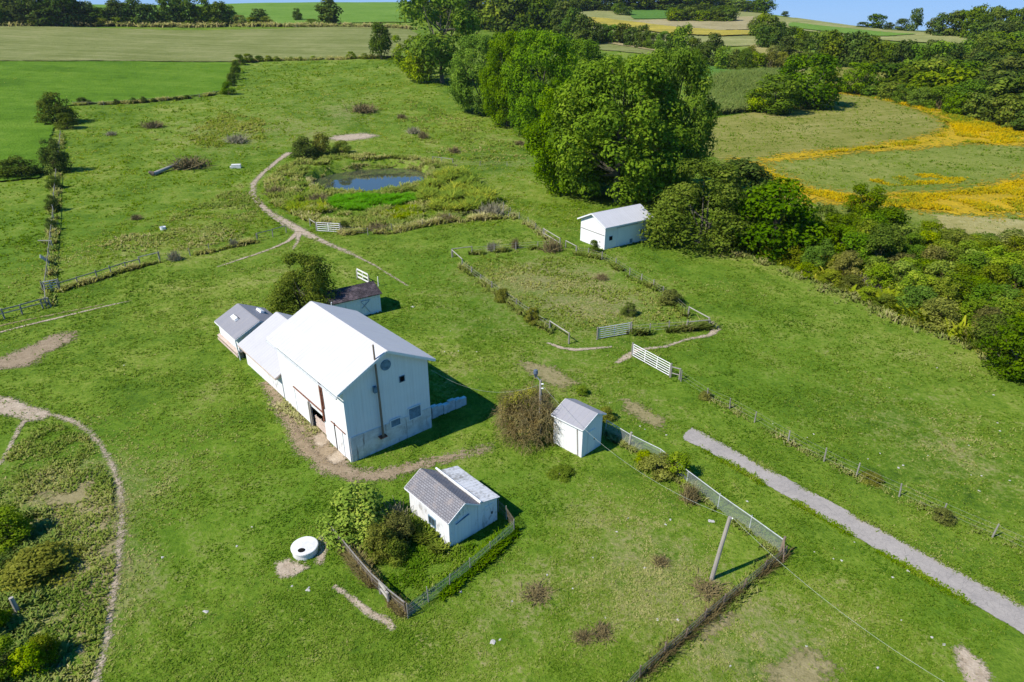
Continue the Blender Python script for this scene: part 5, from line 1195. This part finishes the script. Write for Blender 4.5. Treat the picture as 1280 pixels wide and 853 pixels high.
row(['far', 'leafshrub', 'far', 'broad'], [(1088, 120, 104, 26), (1110, 124, 100, 30), (1130, 128, 102, 30), (1150, 133, 106, 32), (1172, 137, 104, 34), (1195, 143, 112, 34), (1218, 148, 112, 36), (1240, 154, 118, 36), (1262, 160, 120, 38), (1285, 166, 126, 38), (1310, 172, 130, 40)],
    'wood_edge_tree', 'leafy tree on the lower edge of the hillside wood above the goldenrod', 'tree', 'trees on the lower wood edge', sink=0.8)
row(['fardark', 'far'], [(1166, 43, 20, 22), (1178, 45, 14, 28), (1192, 46, 11, 28), (1204, 46, 10, 30), (1214, 48, 4, 28), (1226, 50, 12, 24), (1236, 50, 6, 24), (1248, 52, 9, 28), (1262, 54, 8, 28), (1276, 56, 4, 30), (1290, 58, 6, 30), (1305, 58, 8, 30), (1240, 60, 22, 30), (1258, 62, 24, 30), (1276, 64, 26, 30), (1220, 58, 26, 28)],
    'skyline_tree', 'dark tree in the wood on the right skyline', 'tree', 'trees of the right skyline wood', sink=0.8)
tree_px('fardark', 1094, 36, 17, 26, 'skyline_tree', 'small round tree standing against the sky on the right hill field')
tree_px('fardark', 1110, 38, 28, 14, 'skyline_tree', 'low dark tree just right of the small round skyline tree')
tree_px('fardark', 1126, 39, 23, 18, 'skyline_tree', 'round grey green tree left of the pointed skyline tree')
tree_px('fardark', 1141, 40, 10, 18, 'skyline_tree', 'pointed tall tree against the sky on the right hill', var=1)
tree_px('fardark', 981, 21, 14, 10, 'skyline_tree', 'tiny dark tree against the sky left on the hill field')
tree_px('fardark', 1078, 35, 28, 16, 'skyline_shrub', 'low dark shrub at the left foot of the small round skyline tree', 'bush')
# the hedge strip on the right
def scatter_ground(px, mind, seed, n=400):
    rng = np.random.default_rng(seed); P = np.array(gpoly(px)); lo, hi = P.min(0), P.max(0); out = []; t = 0
    while t < 9000 and len(out) < n:
        t += 1; q = lo + (hi - lo) * rng.random(2)
        if sdist(P, q[0:1], q[1:2])[0] < 0: continue
        if all((q[0] - a[0]) ** 2 + (q[1] - a[1]) ** 2 > mind * mind for a in out): out.append((q[0], q[1]))
    return out
HB = [(905, 304), (940, 318), (1000, 342), (1060, 366), (1120, 393), (1180, 418), (1240, 444), (1290, 466), (1420, 516), (1420, 340), (1290, 316), (1190, 312), (1100, 305), (1000, 300), (940, 285)]
hl = [Vector(q) for q in UU([(905, 312), (1000, 346), (1060, 368), (1120, 396), (1180, 420), (1240, 444), (1290, 466), (1420, 520)])]
hp = [(q.x, q.y) for q in hl]
def d_edge(x, y):
    best = 1e9
    for a, b in zip(hp, hp[1:]):
        ex, ey = b[0] - a[0], b[1] - a[1]; t = max(0, min(1, ((x - a[0]) * ex + (y - a[1]) * ey) / (ex * ex + ey * ey)))
        best = min(best, math.hypot(x - a[0] - t * ex, y - a[1] - t * ey))
    return best
for (x, y) in scatter_ground(HB, 2.5, 9, 230):
    d = d_edge(x, y); P = (x, y, hz(x, y)); ax = math.degrees(math.atan2(x, y)); u = RNG.random()
    if d > 8 and ax < 30.5:
        kd = 'leafshrub' if u < 0.45 else 'paleshrub' if u < 0.62 else 'broad'; ht = RNG.uniform(4.2, 6.6); wd = RNG.uniform(4.2, 6.5)
        nm, lb, gr = 'hedge_bush', 'tall bright leafy bush in the back of the right hand hedge strip', 'tall leafy bushes of the hedge strip'
    elif d > 8:
        kd = 'shrub' if u < 0.55 else 'brownshrub' if u < 0.68 else 'leafshrub'; ht = RNG.uniform(2.8, 4.4); wd = RNG.uniform(4.0, 6.0)
        nm, lb, gr = 'hedge_bush', 'grey green bush in the back right of the hedge strip', 'grey green bushes of the hedge strip'
    elif d > (3 if ax < 29 else 1.2):
        kd = 'brownshrub' if u < 0.18 else 'shrub' if u < 0.6 else 'leafshrub' if u < 0.86 else 'paleshrub'; ht = RNG.uniform(2.4, 4.2); wd = RNG.uniform(3.2, 5.2)
        nm, lb, gr = 'hedge_bush', 'tangled mixed bush in the middle of the right hand hedge strip', 'tangled bushes of the hedge strip'
    else:
        kd = 'brownshrub' if u < 0.28 else 'shrub' if u < 0.8 else 'paleshrub'; ht = RNG.uniform(1.1, 2.1); wd = RNG.uniform(2.4, 3.8)
        nm, lb, gr = 'edge_shrub', 'low shrub along the pasture edge of the right hand hedge strip', 'low shrubs along the hedge strip edge'
    plant(kd, P, wd, ht, nm, lb, 'bush', gr)
for (x, y, t, w_, lab) in [(1078, 362, 338, 34, 'grey bare brush in the hedge strip nearest the olive tree end'), (1100, 372, 344, 36, 'bare grey brush in the middle of the hedge strip'), (1168, 400, 366, 42, 'large bare grey brush in the hedge strip front'),
        (1262, 336, 308, 40, 'bare grey brush at the back right of the hedge strip'), (1200, 380, 350, 34, 'reddish bare brush behind the large grey one in the hedge strip')]:
    tree_px('drybush', x, y, t, w_, 'dry_bush', lab, 'bush')
for (x, y, t, w_, lab) in [(1262, 468, 400, 70, 'dark leafy tree at the lower right end of the hedge strip'), (1236, 440, 396, 50, 'leafy bush left of the dark tree ending the hedge strip')]:
    tree_px('broad', x, y, t, w_, 'hedge_tree', lab, 'tree')

# ------------------------------------------------------------------ small things lying about
P1, P2 = U(192, 220), U(224, 209)
lg = empty('fallen_log', P1); tag(lg, 'fallen bleached log lying in the left pasture beside the grey bush', 'log')
d = P2 - P1
m = MB(); m.tube([Vector((0, 0, 0.35)), d * 0.5 + Vector((0, 0, 0.55)), d + Vector((0, 0, 0.75))], [0.42, 0.34, 0.22], 9); m.build('trunk', M['palewood'], lg)
m = MB(); m.tube([Vector((0, 0, 0.4)), Vector((-0.6, -0.4, 0.9))], [0.5, 0.25], 8); m.tube([Vector((0.1, 0, 0.4)), Vector((-0.5, 0.5, 0.2))], [0.3, 0.12], 7); m.build('root_plate', M['brownwood'], lg)
m = MB(); m.tube([d * 0.9 + Vector((0, 0, 0.7)), d * 1.15 + Vector((0, 0.4, 1.5))], [0.14, 0.05], 6); m.tube([d * 0.95 + Vector((0, 0, 0.7)), d * 1.2 + Vector((0, -0.6, 0.3))], [0.12, 0.05], 6); m.build('branch', M['palewood'], lg)
def rock(seed, s, nz=0.6):
    rng = np.random.default_rng(seed); import bmesh
    b = bmesh.new(); bmesh.ops.create_icosphere(b, subdivisions=2, radius=1)
    for v in b.verts: v.co *= 1 + 0.22 * math.sin(3 * v.co.x + seed) * math.cos(4 * v.co.y) + 0.10 * rng.normal() ; v.co.z *= nz
    me = bpy.data.meshes.new('stone'); b.to_mesh(me); b.free(); me.materials.append(M['stone']); return me
P = U(296, 210)
m = MB(); m.box(-1.0, 0.9, -0.5, 0.5, -0.1, 0.75, Matrix.Rotation(0.2, 4, 'Z')); m.box(-1.35, -1.0, -0.3, 0.3, -0.1, 0.4, Matrix.Rotation(0.2, 4, 'Z'))
tag(m.build('stone_block', M['concrete'], None, P), 'pinkish stone block in the pasture left of the dirt track', 'block')
P = U(204, 287); m = MB(); m.lathe([(0.0, 0), (0.42, 0.0), (0.46, 0.45), (0.40, 0.45), (0.38, 0.10), (0.0, 0.10)], 16); tag(m.build('feed_tub', M['trim'], None, P), 'small white tub standing in the left pasture', 'tub')
rocks = [rock(i, 1) for i in range(5)]
def stone(px, py, s, label, group=None, name='stone', flat_=1.0):
    s *= 0.56; P = U(px, py); o = link(name, rocks[int(RNG.integers(5))], None, (P.x, P.y, P.z + s * 0.12), RNG.random() * 6.28); o.scale = (s, s * RNG.uniform(0.5, 1.0), s * 0.55 * flat_)
    return tag(o, label, 'stone', group)
near = [(684, 719), (716, 736), (741, 697), (806, 710), (822, 775), (847, 775), (894, 784), (757, 772), (832, 656), (838, 650), (890, 653), (785, 648), (699, 592)]
for q in near: stone(*q, RNG.uniform(0.10, 0.20), 'pale stone lying in the near yard grass', 'stones in the near yard')
low = [(1008, 808), (1018, 690), (1127, 776), (1116, 722), (1135, 714), (1068, 678), (1052, 701), (1042, 699), (1165, 797), (1180, 806), (913, 833), (1097, 835)]
for q in low: stone(*q, RNG.uniform(0.10, 0.20), 'pale stone in the grass between the vine fence and the lane', 'stones below the lane')
pas = [(1017, 543), (1009, 547), (1100, 567), (1085, 574), (1112, 485), (1171, 460), (1227, 595), (1214, 594), (1262, 601), (1224, 614), (1250, 539), (1247, 529), (1242, 494), (1211, 557), (1160, 570), (1129, 582), (1123, 585), (966, 530), (800, 533), (806, 537), (833, 544), (771, 665), (934, 627), (762, 504), (773, 478)]
for q in pas: stone(*q, RNG.uniform(0.10, 0.18), 'small pale stone in the right hand pasture grass', 'stones in the right pasture')
lft = [(315, 659), (203, 697), (296, 683), (155, 457), (365, 733), (386, 735), (556, 440), (573, 439), (596, 440), (516, 383), (563, 414), (616, 512), (640, 752), (625, 800), (617, 804), (576, 740)]
for q in lft[:8]: stone(*q, RNG.uniform(0.10, 0.18), 'pale stone in the grass left of or below the barn', 'stones around the barn')
for q in lft[8:]: stone(*q, RNG.uniform(0.12, 0.2), 'pale stone in the grass right of the barn and coop', 'stones right of the barn')
stone(257, 765, 0.34, 'flat pinkish stone lying in the near left grass', None, 'flat_stone', 0.5)
stone(616, 803, 0.30, 'white lump of stone in the grass at the bottom centre', None, 'white_stone', 0.8)
stone(385, 738, 0.28, 'pale scrap below the concrete tank', None, 'pale_scrap', 0.5)
stone(516, 384, 0.45, 'flat white stone slab right of the mossy roofed shed', None, 'flat_stone', 0.4)
stone(889, 652, 0.42, 'bleached plank scrap near the top of the leaning pole', None, 'plank_scrap', 0.3)

# ------------------------------------------------------------------ what nobody could count: grass, weeds, corn
LANE_I = SHEETS.index(lane_poly); NSHEET = len(SHEETS)
EXCL = [np.array(p) for p in SHEETS] + [np.array([bw(-0.6, -0.2), bw(8, -0.2), bw(8, 29), bw(-0.6, 29)])]
EXCL += [np.array([(CX + u * math.cos(CA) - v * math.sin(CA), CY + u * math.sin(CA) + v * math.cos(CA)) for u, v in ((0, 0), (4.1, 0), (4.1, 4.4), (0, 4.4))]),
         np.array([(PX + u * math.cos(PA) - v * math.sin(PA), PY + u * math.sin(PA) + v * math.cos(PA)) for u, v in ((0, 0), (2.5, 0), (2.5, 2.9), (0, 2.9))]),
         np.array([(FX + u * math.cos(FA) - v * math.sin(FA), FY + u * math.sin(FA) + v * math.cos(FA)) for u, v in ((0, 0), (5.5, 0), (5.5, 9), (0, 9))]), np.array(POND)]
def clear_mask(x, y):
    k = np.ones(len(x), bool)
    for q_, p in enumerate(EXCL):
        hard = q_ >= NSHEET
        lo, hi = p.min(0), p.max(0); c = (x > lo[0]) & (x < hi[0]) & (y > lo[1]) & (y < hi[1])
        if c.any():
            idx = np.where(c)[0]; k[idx[(sdist(p, x[idx], y[idx]) > 0.05) & ((np.sin(x[idx] * 91.7 + y[idx] * 57.3) < 0.35) | (p is EXCL[LANE_I]) | hard)]] = False
    return k
def tufts(name, x, y, ht, wd, tint, mat, nb=3, seed=1, bend=0.5):
    rng = np.random.default_rng(seed); n = len(x); z = h(x, y)
    Vs, Ts = [], []
    for k in range(nb):
        a = rng.random(n) * 2 * PI; hh = ht * (0.6 + 0.6 * rng.random(n)); ww = wd * (0.6 + 0.6 * rng.random(n))
        ox = x + rng.normal(size=n) * wd * 0.6; oy = y + rng.normal(size=n) * wd * 0.6
        s = np.stack([-np.sin(a), np.cos(a), np.zeros(n)], 1) * ww[:, None] * 0.5
        b = np.stack([ox, oy, z - 0.02], 1); bd = bend * (0.5 + rng.random(n))
        t = b + np.stack([np.cos(a) * hh * bd, np.sin(a) * hh * bd, hh], 1)
        m_ = b + (t - b) * 0.55 + np.stack([-np.cos(a) * hh * 0.10, -np.sin(a) * hh * 0.10, hh * 0.12], 1)
        Vs.append(np.stack([b - s, b + s, m_ + s * 0.8, m_ - s * 0.8, t + s * 0.25, t - s * 0.25], 1)); Ts.append(np.clip(tint + 0.16 * rng.normal(size=n), 0, 1))
    V = np.concatenate(Vs).reshape(-1, 3); N_ = n * nb; o = np.arange(N_) * 6
    Fc = np.concatenate([np.stack([o, o + 1, o + 2, o + 3], 1), np.stack([o + 3, o + 2, o + 4, o + 5], 1)]); T = np.concatenate(Ts); T = np.concatenate([T, T])
    me = mesh_np(name, V, Fc, [M[mat]], {'tint': ('FACE', T)})
    return tag(link(name, me), kind='stuff')
def vnoise(x, y, s, seed):
    """smooth value noise"""
    rng = np.random.default_rng(seed); T = rng.random((64, 64)); u, v = x / s, y / s
    i, j = np.floor(u).astype(int), np.floor(v).astype(int); fu, fv = u - i, v - j; fu = fu * fu * (3 - 2 * fu); fv = fv * fv * (3 - 2 * fv)
    g = lambda a, b: T[a % 64, b % 64]
    return (g(i, j) * (1 - fu) + g(i + 1, j) * fu) * (1 - fv) + (g(i, j + 1) * (1 - fu) + g(i + 1, j + 1) * fu) * fv
def grass(r0, r1, n, dens, hs, ws, seed):
    rng = np.random.default_rng(seed)
    r = r0 * (r1 / r0) ** rng.random(n); a = (rng.random(n) - 0.5) * 1.62
    x, y = r * np.sin(a), r * np.cos(a)
    patchy = 0.5 * vnoise(x, y, 1.1, 1) + 0.5 * vnoise(x, y, 3.7, 2)
    k = (patchy > dens + 0.5 * (rng.random(n) - 0.5)) & clear_mask(x, y); x, y, r, patchy = x[k], y[k], r[k], patchy[k]
    d, l = blob_val(x, y); s = hs + r / 85
    tint = 0.34 + 0.36 * (vnoise(x, y, 2.3, 4) - 0.5) + 0.40 * (vnoise(x, y, 9, 5) - 0.5) + 0.35 * (vnoise(x, y, 0.7, 6) - 0.5) + 0.45 * d - 0.10 * l
    tufts('grass', x, y, (0.03 + 0.09 * rng.random(len(x)) ** 1.5 * (0.5 + patchy)) * s, ws * s, tint, 'tuft', 3, 8, 1.1)
grass(19, 125, 330000, 0.40, 0.5, 0.09, 3)
grass(105, 330, 150000, 0.52, 0.6, 0.10, 4)
BANK = gpoly([(404, 250), (440, 246), (480, 246), (530, 246), (536, 252), (500, 258), (460, 264), (420, 262)])
def weeds(name, px, n, ht, wd, mat, tint, seed, clump=1.5, nb=4, gap=1.7):
    """tall weeds in an area outlined on the image"""
    P = np.array(gpoly(px)); lo, hi = P.min(0), P.max(0); rng = np.random.default_rng(seed)
    q = lo + (hi - lo) * rng.random((n * 3, 2)); k = sdist(P, q[:, 0], q[:, 1]) > 0; q = q[k][:n]
    c = vnoise(q[:, 0], q[:, 1], clump, seed); k = c > 0.42 + 0.25 * (rng.random(len(q)) - 0.5); q = q[k]; c = c[k]
    k = sdist(np.array(POND), q[:, 0], q[:, 1]) < -gap
    if name == 'pond_weeds': k &= sdist(BANK, q[:, 0], q[:, 1]) < 0
    q = q[k]; c = c[k]
    T = tint + 0.6 * (vnoise(q[:, 0], q[:, 1], clump * 2.2, seed + 3) - 0.5)
    tufts(name, q[:, 0], q[:, 1], ht * (0.5 + 0.8 * c) * (0.6 + 0.6 * rng.random(len(q))), np.full(len(q), wd), T, mat, nb, seed, 0.8)
def line_weeds(px, n, width, ht, wd, mat, tint, seed, nb=4, name='weeds'):
    pts = [Vector(q) for q in UU(px)]; rng = np.random.default_rng(seed)
    L = np.array([(b - a).length for a, b in zip(pts, pts[1:])]); k = rng.choice(len(L), n, p=L / L.sum()); t = rng.random(n)
    A = np.array([pts[i][:2] for i in range(len(pts))]); xy = A[k] + (A[k + 1] - A[k]) * t[:, None] + rng.normal(size=(n, 2)) * width
    c = vnoise(xy[:, 0], xy[:, 1], 1.6, seed); kk = c > 0.36; xy, c = xy[kk], c[kk]
    tufts(name, xy[:, 0], xy[:, 1], ht * (0.4 + c) * (0.6 + 0.6 * rng.random(len(xy))), np.full(len(xy), wd), tint + 0.6 * (c - 0.5), mat, nb, seed, 0.8)
# pond margin, bank and goldenrod
weeds('pond_weeds', [(330, 230), (352, 210), (380, 200), (440, 192), (510, 196), (560, 205), (590, 224), (625, 255), (630, 270), (590, 272), (540, 280), (480, 288), (430, 290), (400, 284), (370, 272), (340, 256)], 17000, 0.75, 0.24, 'dryweeds', 0.40, 21, 2.0)
field('pond_bank', [(408, 246), (440, 245), (480, 245), (528, 244), (536, 250), (520, 256), (470, 264), (425, 262)], 'green_field', 0.10, 0.8, 1.0)
weeds('bank_grass', [(404, 250), (440, 246), (480, 246), (530, 246), (536, 252), (500, 258), (460, 264), (420, 262)], 14000, 0.60, 0.22, 'lushgrass', 0.5, 22, 0.9)
weeds('goldenrod', [(530, 238), (552, 222), (576, 220), (600, 236), (618, 256), (606, 266), (570, 268), (545, 264), (525, 256)], 11000, 1.5, 0.34, 'pondgold', 0.52, 23, 2.2)
weeds('goldenrod', [(350, 262), (370, 250), (400, 252), (410, 268), (385, 272)], 1000, 0.8, 0.2, 'pondgold', 0.5, 24, 1.6)
weeds('goldenrod', [(470, 266), (520, 260), (530, 270), (490, 278)], 900, 0.7, 0.2, 'pondgold', 0.42, 25, 1.6)
weeds('pond_reeds', [(395, 226), (420, 216), (455, 212), (500, 210), (530, 213), (534, 224), (548, 224), (540, 206), (500, 201), (450, 203), (408, 210), (384, 222), (386, 234), (395, 238)], 8000, 0.55, 0.15, 'dryweeds', 0.52, 26, 1.6, gap=0.0)
# pen, rough corner, coop yard, fence lines
weeds('pen_weeds', [(580, 336), (600, 320), (680, 316), (740, 326), (800, 350), (855, 395), (850, 408), (740, 418), (715, 424), (660, 390)], 2400, 0.20, 0.18, 'dryweeds', 0.30, 31, 2.4)
weeds('rough_weeds', [(-20, 590), (20, 545), (70, 530), (110, 548), (140, 600), (144, 700), (130, 780), (110, 870), (-20, 870)], 6500, 0.22, 0.12, 'dryweeds', 0.36, 32, 1.3)
weeds('rough_weeds', [(-20, 640), (60, 640), (90, 740), (80, 870), (-20, 870)], 3000, 0.4, 0.14, 'dryweeds', 0.30, 37, 1.3)
weeds('yard_weeds', [(424, 690), (500, 650), (540, 690), (600, 680), (630, 664), (510, 765), (460, 730)], 2600, 0.17, 0.12, 'tuft', 0.34, 33, 1.0)
weeds('yard_weeds', [(500, 650), (512, 640), (556, 690), (545, 700)], 1200, 0.5, 0.14, 'shrub', 0.6, 34, 0.8)
for k_, (a_, b_) in enumerate(((1, 9), (11, 19))):
    line_weeds(LANE[a_:b_], 2600, 0.16, 0.12, 0.10, 'tuft', 0.34, 80 + k_, 3)
line_weeds([(575, 334), (601, 353), (630, 374), (662, 397), (690, 416)], 960, 0.28, 0.6, 0.14, 'dryweeds', 0.24, 41)
line_weeds([(789, 418), (836, 414), (886, 410)], 900, 0.28, 0.75, 0.14, 'dryweeds', 0.20, 42)
line_weeds([(860, 396), (816, 361), (787, 345), (752, 325), (720, 318)], 840, 0.28, 0.6, 0.14, 'dryweeds', 0.20, 43)
line_weeds([(590, 318), (645, 313), (700, 309)], 700, 0.28, 0.6, 0.14, 'dryweeds', 0.20, 44)
line_weeds([(851, 477), (912, 511), (985, 553), (1070, 596), (1178, 645), (1300, 700)], 700, 0.30, 0.22, 0.08, 'dryweeds', 0.35, 45)
line_weeds([(757, 541), (786, 559), (824, 578), (858, 606), (897, 636), (975, 693)], 1300, 0.25, 0.35, 0.09, 'dryweeds', 0.35, 46)
line_weeds([(982, 696), (928, 738), (880, 778), (830, 822), (770, 880)], 420, 0.10, 0.6, 0.035, 'autumn', 0.15, 47, name='fence_vines')
line_weeds([(982, 696), (928, 738), (880, 778), (830, 822), (770, 880)], 700, 0.28, 0.22, 0.09, 'dryweeds', 0.15, 48)
line_weeds([(412, 668), (448, 712), (486, 752), (508, 770)], 1000, 0.15, 0.5, 0.05, 'autumn', 0.45, 49, name='fence_vines')
line_weeds([(510, 773), (562, 735), (614, 692), (643, 666)], 1500, 0.20, 0.36, 0.10, 'tuft', 0.12, 50)
line_weeds([(428, 293), (490, 290), (562, 277), (636, 272)], 1600, 0.5, 0.7, 0.16, 'dryweeds', 0.55, 51)
line_weeds([(566, 208), (604, 243), (660, 281), (690, 303)], 900, 0.4, 0.6, 0.15, 'dryweeds', 0.5, 52)
line_weeds([(322, 302), (262, 315), (200, 327), (140, 344), (75, 364)], 1800, 0.35, 0.5, 0.14, 'dryweeds', 0.4, 53)
line_weeds([(60, 385), (61, 345), (65, 300), (69, 250), (73, 200), (77, 165)], 1100, 0.4, 0.7, 0.18, 'dryweeds', 0.30, 54)
line_weeds([(92, 132), (170, 129), (250, 122), (285, 116)], 1500, 0.5, 0.8, 0.22, 'dryweeds', 0.35, 55)
line_weeds([(295, 78), (340, 76), (440, 74), (500, 73)], 1600, 0.8, 1.2, 0.35, 'dryweeds', 0.5, 56)
line_weeds([(0, 33), (150, 33), (300, 33), (430, 34), (515, 37)], 3000, 1.6, 2.0, 0.6, 'dryweeds', 0.5, 57)
line_weeds([(905, 312), (1000, 346), (1060, 368), (1120, 396), (1180, 420), (1240, 444), (1290, 466)], 1100, 1.1, 0.5, 0.16, 'dryweeds', 0.34, 58)
weeds('hedge_undergrowth', HB, 9000, 1.3, 0.55, 'shrub', 0.55, 90, 2.0, 4)
line_weeds([(350, 505), (378, 528), (400, 556)], 400, 0.4, 0.25, 0.10, 'dryweeds', 0.6, 59)
weeds('pasture_weeds', [(280, 140), (330, 150), (330, 185), (250, 185), (230, 170)], 1500, 0.45, 0.30, 'dryweeds', 0.40, 61, 4.0)
weeds('pasture_weeds', [(500, 120), (600, 150), (660, 185), (660, 205), (560, 200), (500, 180)], 1500, 0.4, 0.26, 'dryweeds', 0.36, 62, 4.0)
weeds('pasture_weeds', [(110, 310), (200, 280), (300, 230), (330, 250), (300, 300), (200, 320)], 2000, 0.35, 0.2, 'dryweeds', 0.36, 63, 3.0)
weeds('corn', [(884, 106), (905, 98), (960, 92), (990, 96), (1002, 108), (985, 128), (940, 140), (888, 146)], 16000, 2.3, 0.35, 'corn', 0.5, 71, 40.0, 4)
weeds('goldenrod', [(1085, 226), (1150, 218), (1215, 218), (1200, 230), (1110, 233)], 1500, 0.35, 0.22, 'goldflower', 0.66, 75, 3.0, 3)
weeds('goldenrod', [(1000, 197), (1080, 188), (1150, 181), (1180, 172), (1186, 160), (1170, 170), (1110, 181), (1040, 190)], 5000, 0.5, 0.28, 'goldflower', 0.66, 74, 3.0, 3)
weeds('goldenrod', [(1085, 119), (1140, 129), (1200, 145), (1290, 168), (1400, 194), (1400, 202), (1280, 182), (1200, 179), (1190, 157), (1150, 137)], 12000, 0.6, 0.32, 'goldflower', 0.70, 72, 4.0, 3)
weeds('goldenrod', [(930, 205), (980, 223), (1020, 240), (1070, 247), (1180, 243), (1240, 235), (1300, 220), (1400, 210), (1400, 260), (1290, 265), (1210, 266), (1060, 256), (960, 232)], 15000, 0.5, 0.26, 'goldflower', 0.70, 73, 4.0, 3)
print('objects', len(bpy.data.objects), 'meshes', len(bpy.data.meshes))
# ------------------------------------------------------------------ the air
def haze():
    m = MB(); m.box(-900, 900, -60, 1300, -45, 110)
    n = N('haze'); v = n.new('ShaderNodeVolumePrincipled'); v.inputs['Color'].default_value = (0.80, 0.88, 1.0, 1); v.inputs['Density'].default_value = 0.00005; v.inputs['Anisotropy'].default_value = 0.3
    n.t.links.new(v.outputs[0], n.out.inputs['Volume']); o = m.build('haze', n.m); tag(o, kind='stuff')
haze()
